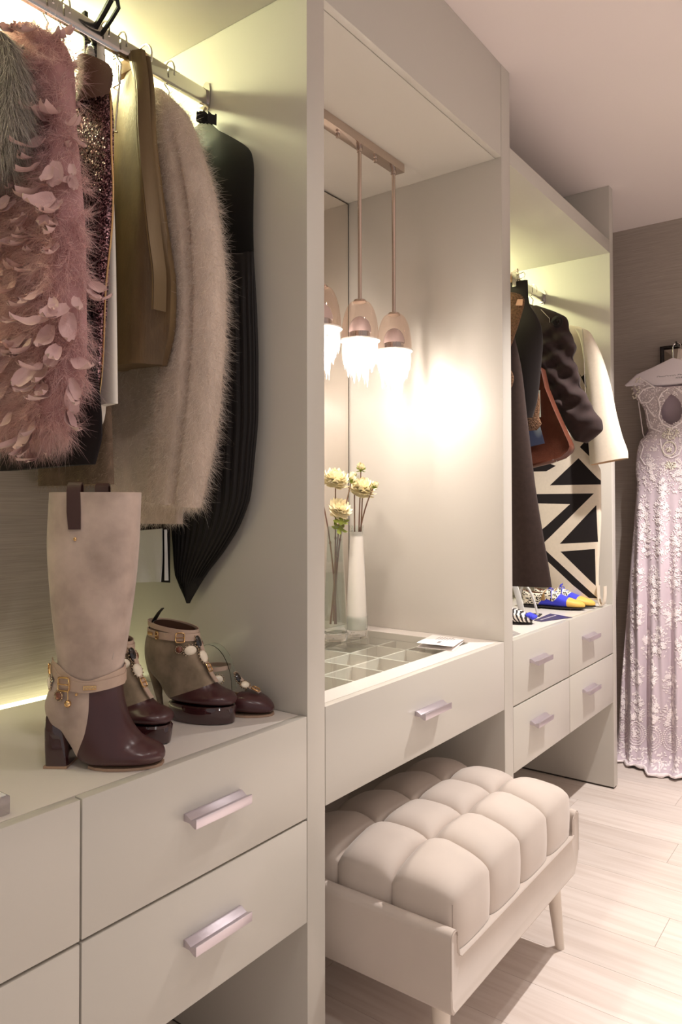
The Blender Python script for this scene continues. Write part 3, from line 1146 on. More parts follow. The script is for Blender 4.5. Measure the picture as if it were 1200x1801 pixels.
def jewel(parent, p, n, rx, ry, m):
    M = frame_mat(p, n)
    g = B()
    rings = []
    for k_ in range(6):
        ph = PI / 2 * k_ / 5
        rings.append([(rx * math.cos(ph) * math.cos(2 * PI * q / 14) + 1e-5, ry * math.cos(ph) * math.sin(2 * PI * q / 14), 0.0015 + min(rx, ry) * .6 * math.sin(ph)) for q in range(14)])
    g.loft(rings).xf(M)
    go = g.build('gem', m, parent, local=True, smooth=20)
    s = B()
    nn = 14
    for q in range(nn):
        a = 2 * PI * q / nn
        s.ell((rx * 1.18 * math.cos(a), ry * 1.18 * math.sin(a), 0.001), 0.0019, 0.0019, 0.0022, 6, 4)
    s.lathe([(0.2 * min(rx, ry), 0), (min(rx, ry) * .9, 0.0)], (0, 0, 0), 14)
    s.xf(M)
    s.build('claw_setting', RHINE, go, local=True, smooth=30)
    return go


def buckle(parent, p, n, wd, hg, up=(0, 0, 1), r=0.0016):
    M = frame_mat(p, n, up)
    pts = []
    for q in range(25):
        a = 2 * PI * q / 24
        pts.append((wd / 2 * spow(math.cos(a), .35), hg / 2 * spow(math.sin(a), .35), 0.0015))
    b = B().tube(pts, r, 6)
    b.tube([(-wd * .5, 0, 0.003), (wd * .45, 0, 0.0035)], r * .7, 6)
    b.xf(M)
    return b.build('buckle', GOLD, parent, local=True, label='small gold buckle')


# ---- tall boot
BANG = math.radians(-54)
BOOT = [((.190, .464), (.024, .464), .050), ((.186, .375), (.021, .375), .054), ((.179, .30), (.027, .29), .053), ((.168, .225), (.036, .21), .047),
        ((.159, .172), (.041, .168), .042), ((.157, .142), (.028, .135), .040), ((.160, .117), (.017, .103), .039), ((.165, .095), (.024, .074), .039),
        ((.173, .074), (.045, .060), .039), ((.184, .057), (.064, .037), .041), ((.195, .046), (.080, .014), .044), ((.206, .040), (.104, .0035), .0465),
        ((.216, .035), (.138, .003), .0465), ((.225, .031), (.172, .003), .043), ((.232, .026), (.203, .003), .034), ((.236, .019), (.222, .005), .021), ((.2365, .013), (.233, .008), .008)]


def boot(label, loc, detail=True):
    t = thing('tall_boot', label, 'boot', (loc[0], loc[1], TOP), BANG)
    t.scale = (.93, .95, 1)
    edge = [(-.01, .075), (.017, .083), (.064, .103), (.102, .109), (.141, .110), (.3, .110)]

    def pred(u, w_, v):
        return 'v' if (u > interp(edge, v) and v < .150) else 's'
    parts = split_loft(foot_rings(BOOT, 110, 56), pred, cuts=(lambda u, w_, v: u - interp(edge, v), lambda u, w_, v: v - .150))
    parts['s'].build('suede_shaft', SUEDE, t, local=True, smooth=60)
    parts['v'].build('leather_vamp', BURG, t, local=True, smooth=60, label='burgundy leather vamp')
    # inner lining of the shaft
    B().loft(foot_rings([((.188, .4635), (.026, .4635), .0485), ((.184, .375), (.023, .375), .052), ((.177, .30), (.03, .30), .050)], 12, 40), False, True).build('lining', LINING, t, local=True)
    # front seam and side seam
    se = B()
    for w_, du_ in ((-.030, -.012),):
        se.tube([(interp([(.464, .190), (.375, .186), (.30, .179), (.225, .168), (.172, .159)], v) + du_, w_, v) for v in [.463 - .02 * i for i in range(15)]], 0.0008, 5)
    se.build('side_seam', SEAM, t, local=True)
    # block heel
    hr = []
    for v, u0, u1, tt in ((.094, .027, .042, .018), (.084, .023, .050, .0235), (.064, .0215, .058, .0265), (.035, .0225, .064, .0285), (.004, .0245, .067, .0295)):
        hr.append([((u0 + u1) / 2 + (u1 - u0) / 2 * spow(math.cos(2 * PI * q / 40), .32), tt * spow(math.sin(2 * PI * q / 40), .32), v) for q in range(40)])
    B().loft(hr).build('block_heel', PATENT, t, local=True, smooth=40)
    B().prism([(.0235, 0), (.0235, .0042), (.0665, .0042), (.0665, 0)], 1, -.0295, .0295).build('heel_tip', WELT, t, local=True, smooth=0)
    so = [(.104, .026), (.12, .036), (.145, .0415), (.175, .040), (.205, .032), (.225, .020), (.234, .008)]
    ol = [(u, -w_ - .001) for u, w_ in so] + [(u, w_ + .001) for u, w_ in so[::-1]]
    B().loft([[(u, w_, 0.0) for u, w_ in ol], [(u, w_, 0.0045) for u, w_ in ol]]).build('sole', WELT, t, local=True, smooth=0)
    # pull tabs
    for sgn, uu in ((-1, .084), (1, .106)):
        wl = .046 if sgn < 0 else .047
        pts = [(uu + .004, wl + .0078, .402), (uu + .002, wl + .0068, .43), (uu, wl + .0025, .463), (uu, wl + .001, .474), (uu, wl - .006, .4795), (uu, wl - .012, .474), (uu, wl - .012, .45)]
        rg = []
        for q, p in enumerate(pts):
            a = Vector(pts[max(q - 1, 0)])
            b_ = Vector(pts[min(q + 1, len(pts) - 1)])
            tn = (b_ - a).normalized()
            nrm = tn.cross(Vector((1, 0, 0))).normalized() * .0014
            hw = .0125 if q else .011
            P = Vector(p)
            rg.append([P + Vector((-hw, 0, 0)) - nrm, P + Vector((hw, 0, 0)) - nrm, P + Vector((hw, 0, 0)) + nrm, P + Vector((-hw, 0, 0)) + nrm])
        rg = [[(p.x, sgn * p.y, p.z) for p in r_] for r_ in rg]
        B().loft(rg).build('pull_tab', DKSTRAP, t, local=True, smooth=50, label='dark brown pull tab')
    B().ell((.089, -.0545, .386), .0032, .0022, .0032, 10, 6).build('rivet', GOLD, t, local=True)
    # ankle straps
    sv = [(.02, .168), (.04, .163), (.053, .151), (.073, .143), (.107, .139), (.135, .142), (.165, .147)]
    ub, aa, bb = .096, .066, .0440
    st = band(ub, aa, bb, lambda u, w_: interp(sv, u) if w_ < 0 else .150, .017, .0025).build('ankle_strap', TAN, t, local=True, smooth=40)
    s2 = [(.02, .178), (.05, .168), (.08, .150), (.107, .143), (.135, .150), (.165, .160)]
    band(ub, aa - .0005, bb - .0005, lambda u, w_: interp(s2, u) if w_ < 0 else .162, .014, .0018).build('ankle_strap', TAN, t, local=True, smooth=40)

    def on(u, dw=.003):
        c_ = (u - ub) / aa
        s_ = math.sqrt(max(0, 1 - c_ * c_))
        n = Vector((c_ / aa, -s_ / bb, 0)).normalized()
        return Vector((u, -bb * s_, interp(sv, u))) + n * dw, n
    p, n = on(.067)
    buckle(st, p, n, .024, .022)
    p, n = on(.113, .0028)
    pl = B().box(-.0115, .0115, -.0036, .0036, 0, .0014).xf(frame_mat(p, n)).build('name_plate', GOLD, st, local=True, bevel=.0003, label='gold name plate')
    lt = B()
    for q in range(7):
        x = -.009 + .0029 * q
        lt.box(x, x + .0004, -.0018, .0018, .0014, .0019)
        if q % 2:
            lt.box(x, x + .0016, .0013, .0018, .0014, .0019)
        else:
            lt.box(x, x + .0016, -.0018, -.0013, .0014, .0019)
            lt.box(x + .0013, x + .0017, -.0018, .0016, .0014, .0019)
    lt.xf(frame_mat(p, n)).build('raised_letters', WELT, pl, local=True, smooth=0)
    p, n = on(.0345, .004)
    buckle(st, p + Vector((0, 0, .0)), n, .012, .017)
    for u_, dv, rx, ry, mm in ((.036, -.022, .0075, .0105, IVORYG), (.0575, -.024, .0075, .0065, AMBER), (.0305, -.028, .005, .009, AMBER)):
        p, n = on(u_, .004)
        jewel(t, p + Vector((0, 0, dv)), n, rx, ry, mm)
    p, n = on(.075, .004)
    ch = B().ell(tuple(p + Vector((0, 0, -.030))), .0062, .0062, .0062, 14, 10)
    ch.tube([tuple(p + Vector((0, 0, -.024))), tuple(p + Vector((0, 0, -.010)))], .0012, 6)
    ch.build('ball_charm', GOLD, st, local=True, label='small gold ball charm')
    p, n = on(.090, .003)
    B().ell(tuple(p + Vector((0, 0, -.012))), .0026, .0026, .0026, 8, 6).build('bead', GOLD, st, local=True)
    return t


boot('tall taupe suede boot with burgundy vamp and block heel, front one, fully seen', (.712, .197))

# ---- jewelled platform pump
PANG = math.radians(-75)
PUMP = [((.094, .180), (-.012, .197), .034), ((.104, .155), (-.033, .163), .036), ((.117, .126), (-.037, .127), .038), ((.129, .104), (-.026, .096), .038),
        ((.141, .086), (.004, .072), .037), ((.152, .076), (.022, .050), .038), ((.163, .069), (.040, .038), .040), ((.174, .064), (.075, .035), .043),
        ((.186, .060), (.115, .035), .0435), ((.196, .055), (.150, .035), .038), ((.203, .048), (.180, .036), .027), ((.2045, .041), (.198, .037), .010)]


def pump(label, loc):
    t = thing('platform_pump', label, 'shoe', (loc[0], loc[1], TOP), PANG, group='jewelled platform pumps')
    t.scale = (.875, .93, 1)

    def pred(u, w_, v):
        return 'v' if v < .0385 + (u - .03) * .32 else 's'
    parts = split_loft(foot_rings(PUMP, 90, 52), pred, cuts=(lambda u, w_, v: v - .0385 - (u - .03) * .32,))
    parts['s'].build('suede_upper', SUEDE_D, t, local=True, smooth=60)
    parts['v'].build('leather_toe', BURG, t, local=True, smooth=60, label='burgundy leather toe')
    B().loft(foot_rings([((.092, .1795), (-.010, .1965), .0325), ((.101, .155), (-.031, .163), .0345), ((.112, .13), (-.033, .13), .036)], 10, 40), False, True).build('lining', LINING, t, local=True)
    so = [(.040, .020), (.052, .030), (.075, .038), (.105, .0435), (.135, .0435), (.165, .037), (.185, .028), (.198, .017), (.204, .006)]
    rings = []
    for v, g, du_ in ((0, -.003, -.002), (.002, -.001, -.001), (.016, .0005, 0), (.031, .0015, 0), (.0352, -.001, 0)):
        ol = [(u + du_ + (g if u > .1 else -g * .3), -(w_ + g), v) for u, w_ in so] + [(u + du_ + (g if u > .1 else -g * .3), w_ + g, v) for u, w_ in so[::-1]]
        rings.append(ol)
    B().loft(rings).build('platform', PATENT, t, local=True, smooth=40, label='burgundy patent platform')
    ol = [(u - .002, -(w_ - .002)) for u, w_ in so] + [(u - .002, w_ - .002) for u, w_ in so[::-1]]
    hr = []
    for v, u0, u1, tt in ((.118, -.036, .02, .030), (.095, -.029, .010, .026), (.07, -.021, .004, .017), (.04, -.011, .003, .010), (.004, .001, .011, .0055), (.0, .001, .011, .0055)):
        hr.append([((u0 + u1) / 2 + (u1 - u0) / 2 * math.cos(2 * PI * q / 20), tt * math.sin(2 * PI * q / 20), v) for q in range(20)])
    B().loft(hr).build('stiletto_heel', SUEDE_D, t, local=True)
    # back pull tab
    rg = []
    for u, v, hw in ((-.026, .178, .008), (-.017, .198, .008), (-.004, .214, .006), (.007, .2235, .0045)):
        rg.append([(u - .001, -hw, v), (u + .001, -hw, v - .001), (u + .001, hw, v - .001), (u - .001, hw, v)])
    B().loft(rg).build('pull_tab', BLACKP, t, local=True, smooth=50, label='black pull tab')
    ub, aa, bb = .038, .0665, .0385
    vf = lambda u, w_: .172 + (.04 - u) * .05
    st = band(ub, aa, bb, vf, .015, .0026).build('ankle_strap', TAN, t, local=True, smooth=40)
    band(ub - .001, aa - .001, bb - .0008, lambda u, w_: .186 + (.04 - u) * .13, .010, .0018).build('ankle_strap', TAN, t, local=True, smooth=40)

    def on(ang, dv=0, d=.0035):
        u, w_ = ub + aa * math.cos(ang), bb * math.sin(ang)
        n = Vector((math.cos(ang) / aa, math.sin(ang) / bb, 0)).normalized()
        return Vector((u, w_, vf(u, w_) + dv)) + n * d, n
    p, n = on(math.radians(-52))
    buckle(st, p, n, .020, .019)
    p, n = on(math.radians(-128), 0, .003)
    B().box(-.011, .011, -.003, .003, 0, .0014).xf(frame_mat(p, n)).build('name_plate', GOLD, st, local=True, bevel=.0003, label='gold name plate')
    p, n = on(math.radians(-104), 0, .003)
    buckle(st, p, n, .007, .014)
    for an, dv, rx, ry, mm in ((-54, -.024, .0075, .0065, AMBER), (-28, -.026, .0150, .0102, IVORYG), (30, -.02, .0095, .0095, AMBER)):
        p, n = on(math.radians(an), dv)
        jewel(t, p, n, rx, ry, mm)
    nf = (.86, -.05, .5)
    jewel(t, (.108, -.003, .158), (.9, .1, .35), .0105, .0145, ONYX)
    jewel(t, (.1225, -.003, .129), nf, .0122, .0140, IVORYG)
    rg = []
    for u, v in ((.106, .168), (.118, .143), (.129, .1165), (.141, .0965), (.152, .084), (.158, .079)):
        rg.append([(u, -.006, v), (u + .0022, -.006, v + .001), (u + .0022, .006, v + .001), (u, .006, v)])
    ts = B().loft(rg).build('instep_strap', TAN, t, local=True, smooth=60)
    buckle(ts, (.1365, 0, .1065), (.84, 0, .54), .014, .017)
    return t


pump('taupe suede pump with jewelled T-strap, right of the tall boot, whole shoe in view', (1.035, .262))
pump('jewelled platform pump half hidden behind the tall boot', (.872, .268))

# ---- low pump behind
LANG = math.radians(-72)
LOW = [((-.004, .056), (-.002, .020), .016), ((.010, .056), (.008, .014), .026), ((.04, .052), (.04, .010), .031), ((.08, .047), (.08, .005), .032), ((.12, .045), (.12, .0035), .036),
       ((.152, .046), (.155, .0035), .041), ((.182, .044), (.188, .0035), .039), ((.207, .036), (.212, .0045), .029), ((.224, .025), (.227, .007), .016), ((.231, .017), (.231, .012), .006)]
lp = thing('ballet_pump', 'low burgundy toe pump with jewelled straps beside the divider, last of the row', 'shoe', (1.100, .283, TOP), LANG)


def lpred(u, w_, v):
    topl = interp([(-.01, .056), (.04, .046), (.09, .036), (.13, .030), (.155, .038), (.165, .06)], u)
    wl = interp([(-.02, .02), (.02, .026), (.12, .030), (.15, .022), (.166, .004)], u)
    if v > topl or (v > .030 and abs(w_) < wl and u < .166):
        return None
    return 'a'


lpp = split_loft(foot_rings(LOW, 90, 56), lpred, (True, True))
lpp['a'].build('leather_upper', BURG, lp, local=True, smooth=60)
lin_ = split_loft(foot_rings(LOW, 90, 56, grow=-0.0016), lpred, (True, True))
lin_['a'].build('lining', mat('beige_lining', (172, 140, 110), 0.7), lp, local=True, smooth=60)
rimp = [(u, -interp([(0, .02), (.02, .027), (.12, .032), (.15, .024), (.167, .002)], u), interp([(-.01, .056), (.04, .046), (.09, .036), (.13, .031), (.155, .038), (.167, .044)], u)) for u in [.0 + .0167 * i for i in range(11)]]
rimp2 = [(u, -w_, v) for u, w_, v in rimp[::-1]]
B().tube(rimp + rimp2, .0013, 6).build('topline_piping', TAN, lp, local=True)
so = [(-.002, .014), (.02, .027), (.08, .029), (.12, .035), (.155, .041), (.185, .038), (.21, .028), (.226, .015), (.231, .005)]
B().loft([[(u, s_ * w_, v) for s_, l_ in ((-1, so), (1, so[::-1])) for u, w_ in l_] for v in (0, .0038)]).build('sole', WELT, lp, local=True, smooth=0)
ac = mat('clear_acrylic', (240, 248, 244), 0.03, trans=1.0, ior=1.3)
pts = [(.03 + .055 * (1 - math.cos(PI * q / 14)), 0, .045 + .095 * math.sin(PI * q / 14)) for q in range(15)]
rg = [[(p[0], -.012, p[2]), (p[0], .012, p[2]), (p[0] + .001, .012, p[2] + .0014), (p[0] + .001, -.012, p[2] + .0014)] for p in pts]
B().loft(rg).build('clear_shoe_form', ac, lp, local=True, smooth=60, label='clear plastic shoe form')
band(.075, .052, .032, lambda u, w_: .088 + (u - .075) * .1, .009, .0018).build('ankle_strap', TAN, lp, local=True, smooth=40)
jewel(lp, (.112, -.022, .070), (.5, -.8, .3), .0115, .009, IVORYG)
jewel(lp, (.150, -.004, .072), (.85, -.2, .45), .0075, .0105, ONYX)
jewel(lp, (.168, -.006, .059), (.6, -.3, .8), .0105, .008, IVORYG)
rg = []
for u, v in ((.14, .082), (.158, .066), (.174, .054), (.192, .0475), (.200, .044)):
    rg.append([(u, -.006, v), (u + .001, -.006, v + .002), (u + .001, .006, v + .002), (u, .006, v)])
ts = B().loft(rg).build('instep_strap', TAN, lp, local=True, smooth=60)
buckle(ts, (.190, 0, .0505), (.4, -.1, .9), .013, .016, up=(1, 0, .2))

# ---- right-hand bay shoes


def print_mat(name, base, spots, kind):
    m = mat(name, base, 0.6)
    nt = m.node_tree
    b = nt.nodes['Principled BSDF']
    tc = nt.nodes.new('ShaderNodeTexCoord')
    r = nt.nodes.new('ShaderNodeValToRGB')
    r.color_ramp.interpolation = 'CONSTANT'
    if kind == 'spots':
        v = nt.nodes.new('ShaderNodeTexVoronoi')
        v.inputs['Scale'].default_value = 115
        v.inputs['Randomness'].default_value = 0.8
        nt.links.new(tc.outputs['Object'], v.inputs['Vector'])
        nt.links.new(v.outputs['Distance'], r.inputs[0])
        r.color_ramp.elements[0].color = lin(spots)
        r.color_ramp.elements[1].position = 0.40
        r.color_ramp.elements[1].color = lin(base)
    else:
        mp = nt.nodes.new('ShaderNodeMapping')
        mp.inputs['Rotation'].default_value = (0, 0.35, 0)
        v = nt.nodes.new('ShaderNodeTexWave')
        v.inputs['Scale'].default_value = 26
        v.inputs['Distortion'].default_value = 3.2
        v.inputs['Detail Scale'].default_value = 2.0
        nt.links.new(tc.outputs['Object'], mp.inputs[0])
        nt.links.new(mp.outputs[0], v.inputs['Vector'])
        nt.links.new(v.outputs[0], r.inputs[0])
        r.color_ramp.elements[0].color = lin(spots)
        r.color_ramp.elements[1].position = 0.5
        r.color_ramp.elements[1].color = lin(base)
    nt.links.new(r.outputs[0], b.inputs['Base Color'])
    return m


DALM = print_mat('spotted_calf_hair', (236, 226, 206), (32, 24, 24), 'spots')
ZEBRA = print_mat('zebra_calf_hair', (238, 228, 218), (34, 24, 28), 'stripes')
BLUE = mat('cobalt_suede', (58, 62, 208), 0.8, bump=(600, 0.1, 0.0006), sheen=0.2)
YELL = mat('mustard_leather', (232, 188, 92), 0.55, noise=(30, 0.06, 2))
DARKSOLE = mat('dark_sole', (40, 32, 32), 0.5)
OX = [((-.006, .074), (.002, .012), .018), ((.008, .076), (.010, .010), .027), ((.04, .070), (.04, .010), .032), ((.075, .070), (.075, .010), .033), ((.10, .080), (.104, .009), .036), ((.135, .068), (.14, .008), .042),
      ((.168, .054), (.172, .008), .044), ((.200, .044), (.204, .008), .040), ((.228, .036), (.231, .009), .029), ((.245, .028), (.247, .012), .015), ((.2495, .021), (.2495, .017), .005)]


def oxford(label, loc, ang):
    t = thing('oxford_shoe', label, 'shoe', (loc[0], loc[1], TOP), ang, group='spotted blue and yellow oxfords')

    def pred(u, w_, v):
        if u < .082 and v > interp([(-.01, .073), (.04, .060), (.082, .062)], u) and abs(w_) < interp([(-.01, .01), (.02, .022), (.082, .024)], u):
            return None
        if u > .182 + .004 * math.cos(w_ * 40):
            return 'y'
        lo = interp([(.05, .0), (.062, .012), (.075, .030), (.105, .040), (.125, .033), (.140, .045), (.16, .075)], u)
        return 'b' if v < lo and u > .055 else 'd'
    lo_f = lambda u: interp([(.05, .0), (.062, .012), (.075, .030), (.105, .040), (.125, .033), (.140, .045), (.16, .075)], u)
    ps = split_loft(foot_rings(OX, 100, 56), pred, (True, True), (lambda u, w_, v: u - .182 - .004 * math.cos(w_ * 40), lambda u, w_, v: v - lo_f(u), lambda u, w_, v: v - interp([(-.01, .073), (.04, .060), (.082, .062)], u), lambda u, w_, v: u - .082))
    ps['d'].build('spotted_quarter', DALM, t, local=True, smooth=60)
    ps['b'].build('blue_vamp', BLUE, t, local=True, smooth=60, label='cobalt blue vamp')
    ps['y'].build('yellow_toe_cap', YELL, t, local=True, smooth=60, label='mustard yellow toe cap')
    li = split_loft(foot_rings(OX, 60, 40, grow=-.002), lambda u, w_, v: None if pred(u, w_, v) is None else 'a', (True, True))
    li['a'].build('lining', mat('rose_lining', (196, 160, 140), 0.7), t, local=True, smooth=60)
    so_ = [(-.002, .016), (.012, .028), (.05, .031), (.08, .032), (.11, .037), (.14, .043), (.172, .045), (.2, .041), (.228, .030), (.245, .016), (.251, .006)]
    B().loft([[(u, s_ * w_, v) for s_, l_ in ((-1, so_), (1, so_[::-1])) for u, w_ in l_] for v in (.006, .011)]).build('sole', DARKSOLE, t, local=True, smooth=0)
    B().prism([(-.001, 0), (-.001, .0065), (.058, .0065), (.058, 0)], 1, -.027, .027).build('heel', DARKSOLE, t, local=True, bevel=.001)
    B().box(.13, .20, -.03, .03, 0, .0062).build('outsole', DARKSOLE, t, local=True, smooth=0)
    lc = B()
    for i in range(3):
        u, v = .103 + .014 * i, .083 - .006 * i
        lc.tube([(u - .003, -.022, v - .010), (u, -.010, v - .002), (u + .004, .010, v - .002), (u + .002, .022, v - .010)], .0016, 6)
    for s_ in (-1, 1):
        lc.tube([(.105, 0, .085), (.112, s_ * .014, .096), (.110, s_ * .024, .090), (.103, 0, .085)], .0016, 6)
        lc.tube([(.105, 0, .085), (.116, s_ * .018, .082), (.120, s_ * .034, .062 - .012 * s_), (.121, s_ * .042, .045)], .0015, 6)
    lc.build('laces', BLUE, t, local=True, label='cobalt blue laces')
    ta = B()
    for q in range(14):
        a = 2 * PI * q / 14
        ta.tube([(.090, -.040, .068), (.089 + .005 * math.cos(a), -.044 + .004 * math.sin(a), .055), (.086 + .008 * math.cos(a), -.046 + .006 * math.sin(a), .036)], .0016, 5)
    ta.tube([(.098, -.02, .080), (.090, -.040, .068)], .002, 6)
    ta.build('tassel', mat('bronze_thread', (150, 116, 70), 0.5, 0.3), t, local=True, label='bronze tassel')
    return t


oxford('spotted oxford with cobalt blue vamp and yellow toe, nearer of the two', (3.046, .285), math.radians(-80))
oxford('spotted blue and yellow oxford, farther one by the dress hem', (3.140, .270), math.radians(-84))

zs = thing('zebra_flat', 'zebra-striped flat shoe with a blue bow at the front of the drawer top', 'shoe', (2.585, .300, TOP), math.radians(-83))
ZF = [((-.004, .058), (.0, .010), .016), ((.02, .056), (.02, .006), .028), ((.08, .052), (.08, .005), .032), ((.13, .056), (.13, .004), .040), ((.165, .052), (.17, .004), .043), ((.195, .042), (.20, .005), .036), ((.218, .030), (.222, .007), .020), ((.226, .020), (.226, .012), .006)]


def zp(u, w_, v):
    if u < .150 and v > .034 + .012 * abs(u - .07) / .07 and abs(w_) < interp([(-.01, .014), (.03, .026), (.12, .034), (.15, .004)], u):
        return None
    if u < .150 and v > .046 + .008 * abs(u - .09) / .08:
        return None
    return 'a'


split_loft(foot_rings(ZF, 80, 48), zp, (True, True))['a'].build('zebra_upper', ZEBRA, zs, local=True, smooth=60)
split_loft(foot_rings(ZF, 60, 40, grow=-.002), zp, (True, True))['a'].build('lining', mat('olive_lining', (150, 132, 96), 0.7), zs, local=True, smooth=60)
so_ = [(.0, .014), (.02, .027), (.08, .031), (.13, .039), (.165, .042), (.195, .035), (.218, .020), (.226, .006)]
B().loft([[(u, s_ * w_, v) for s_, l_ in ((-1, so_), (1, so_[::-1])) for u, w_ in l_] for v in (0, .005)]).build('sole', DARKSOLE, zs, local=True, smooth=0)
bw = B()
for s_ in (-1, 0, 1):
    for k_ in range(3):
        bw.ell((.214 + .008 * k_, s_ * .014 + .004 * k_, .034 - .004 * k_), .010, .011, .008, 10, 6)
bw.build('bow', BLUE, zs, local=True, label='cobalt blue bow')

ws = thing('white_sandal', 'white and black high shoe with silver lining behind the zebra flat', 'shoe', (2.80, .285, TOP), math.radians(-78))
WHT = mat('white_leather', (238, 234, 228), 0.4)
pr = [(.0, .0), (.030, .0), (.020, .095), (-.004, .120), (-.020, .120)]
rg = []
for u, v, hw in ((.085, .0, .011), (.078, .03, .012), (.068, .07, .013), (.058, .105, .012), (.050, .125, .010)):
    rg.append([(u, -.034 - hw * 0.2, v), (u + .022, -.034, v + .002), (u + .022, -.026, v + .002), (u, -.026, v)])
B().loft(rg).build('heel_block', WHT, ws, local=True, bevel=.001)
rg = []
for q in range(13):
    a = PI * q / 12
    rg.append([(.118 + .030 * math.cos(a) - .02 * math.sin(a), -.030, .004 + .115 * math.sin(a)), (.123 + .030 * math.cos(a) - .02 * math.sin(a), -.030, .004 + .115 * math.sin(a)),
               (.123 + .030 * math.cos(a) - .02 * math.sin(a), -.006, .004 + .115 * math.sin(a)), (.118 + .030 * math.cos(a) - .02 * math.sin(a), -.006, .004 + .115 * math.sin(a))])
B().loft(rg).build('strap', mat('black_white_leather', (210, 206, 200), 0.35), ws, local=True, smooth=60)
rg = []
for q in range(9):
    a = PI * q / 8
    rg.append([(-.02 + .05 * math.cos(a) * .6, .01 + .030 * math.sin(a) * s_, .0) for s_ in (1,)] and
              [(-.01 - .03 * math.sin(a), .034 * math.cos(a), 0.0), (-.015 - .032 * math.sin(a), .036 * math.cos(a), .07), (-.013 - .030 * math.sin(a), .034 * math.cos(a), .07), (-.008 - .028 * math.sin(a), .032 * math.cos(a), 0.0)])
B().loft(rg).build('heel_counter', mat('silver_leather', (190, 184, 176), 0.3, 0.5), ws, local=True, smooth=60)
B().box(-.04, .16, -.03, .03, 0, .004).build('sole', DARKSOLE, ws, local=True, smooth=0)

# leaflets on the right-hand drawer top
NAVY = mat('navy_print', (62, 54, 96), 0.35)
lf = thing('leaflet', 'dark navy printed leaflet lying before the blue oxfords', 'leaflet', (2.80, .08, TOP))
q4b = [(2.700, .105), (2.905, .118), (2.860, .012), (2.690, .070)]
B().loft([[(x, y, TOP) for x, y in q4b], [(x, y, TOP + .0012) for x, y in q4b]]).build('sheet', NAVY, lf, smooth=0)
B().add([(2.72, .092, TOP + .0014), (2.875, .085, TOP + .0014), (2.865, .078, TOP + .0014), (2.72, .084, TOP + .0014)], [(0, 1, 2, 3)]).build('printed_band', mat('pale_print', (188, 178, 190), 0.4), lf, smooth=0, fixn=False)
lf = thing('leaflet', 'grey striped leaflet at the near corner of the drawer top beside the divider', 'leaflet', (2.35, .06, TOP))
GREYP = print_mat('striped_print', (188, 180, 176), (128, 120, 118), 'stripes')
q4c = [(2.268, .12), (2.45, .085), (2.40, .032), (2.266, .034)]
B().loft([[(x, y, TOP) for x, y in q4c], [(x, y, TOP + .0012) for x, y in q4c]]).build('sheet', GREYP, lf, smooth=0)

# clear block at the near edge of the left drawer top
ab = thing('acrylic_block', 'clear acrylic block at the front edge of the left drawer top', 'block', (.53, .06, TOP))
B().box(.48, .573, .037, .12, TOP, TOP + .026).build('block', mat('frosted_acrylic', (250, 240, 240), 0.15, trans=0.75, ior=1.3), ab, bevel=.0015)
B().box(.484, .569, .041, .116, TOP + .0262, TOP + .0275).build('label_plate', WHT, ab, smooth=0)

# ------------------------------------------------------------------ garments in the left bay
FEATH = hair_mat('dusty_pink_marabou', (210, 166, 166), (250, 224, 221), trans=0.4)
FEATHQ = mat('dusty_pink_quill_feather', (212, 176, 173), 0.6, sheen=0.2)
FEATHD = mat('pink_ground_cloth', (184, 140, 140), 0.9)
FURM = hair_mat('silver_fox_fibre', (120, 112, 104), (236, 228, 218), trans=0.3)
FURD = mat('fur_skin', (112, 104, 96), 0.9)
MOH = hair_mat('blush_mohair_fibre', (220, 202, 188), (250, 240, 230), trans=0.45)
MOHD = mat('blush_mohair_knit', (216, 196, 181), 0.95, noise=(40, 0.2, 6), bump=(120, 0.5, 0.003), stretch=(1, 1, 0.4))
MOHB = hair_mat('taupe_mohair_fibre', (120, 98, 78), (176, 150, 128), trans=0.3)
MOHBD = mat('taupe_mohair_knit', (128, 106, 88), 0.95, noise=(40, 0.3, 6), bump=(120, 0.5, 0.003))
BLACKW = mat('black_wool', (26, 18, 20), 0.9)
IVORYS = mat('ivory_silk', (236, 228, 216), 0.55, sheen=0.2)


def sequin_mat():
    m = mat('burgundy_sequin', (74, 46, 46), 0.3, 0.55)
    nt = m.node_tree
    b = nt.nodes['Principled BSDF']
    tc = nt.nodes.new('ShaderNodeTexCoord')
    v = nt.nodes.new('ShaderNodeTexVoronoi')
    v.inputs['Scale'].default_value = 420
    bm = nt.nodes.new('ShaderNodeVectorMath')
    bm.operation = 'SUBTRACT'
    bm.inputs[1].default_value = (.5, .5, .5)
    sc = nt.nodes.new('ShaderNodeVectorMath')
    sc.operation = 'SCALE'
    sc.inputs['Scale'].default_value = 0.9
    ge = nt.nodes.new('ShaderNodeNewGeometry')
    ad = nt.nodes.new('ShaderNodeVectorMath')
    nm = nt.nodes.new('ShaderNodeVectorMath')
    nm.operation = 'NORMALIZE'
    nt.links.new(tc.outputs['Object'], v.inputs['Vector'])
    nt.links.new(v.outputs['Color'], bm.inputs[0])
    nt.links.new(bm.outputs[0], sc.inputs[0])
    nt.links.new(ge.outputs['Normal'], ad.inputs[0])
    nt.links.new(sc.outputs[0], ad.inputs[1])
    nt.links.new(ad.outputs[0], nm.inputs[0])
    nt.links.new(nm.outputs[0], b.inputs['Normal'])
    r = nt.nodes.new('ShaderNodeValToRGB')
    r.color_ramp.elements[0].color = lin((52, 26, 32))
    r.color_ramp.elements[0].position = 0.45
    r.color_ramp.elements[1].color = lin((196, 150, 156))
    r.color_ramp.elements[1].position = 0.92
    se = nt.nodes.new('ShaderNodeSeparateColor')
    nt.links.new(v.outputs['Color'], se.inputs[0])
    nt.links.new(se.outputs[0], r.inputs[0])
    nt.links.new(r.outputs[0], b.inputs['Base Color'])
    return m


SEQ = sequin_mat()


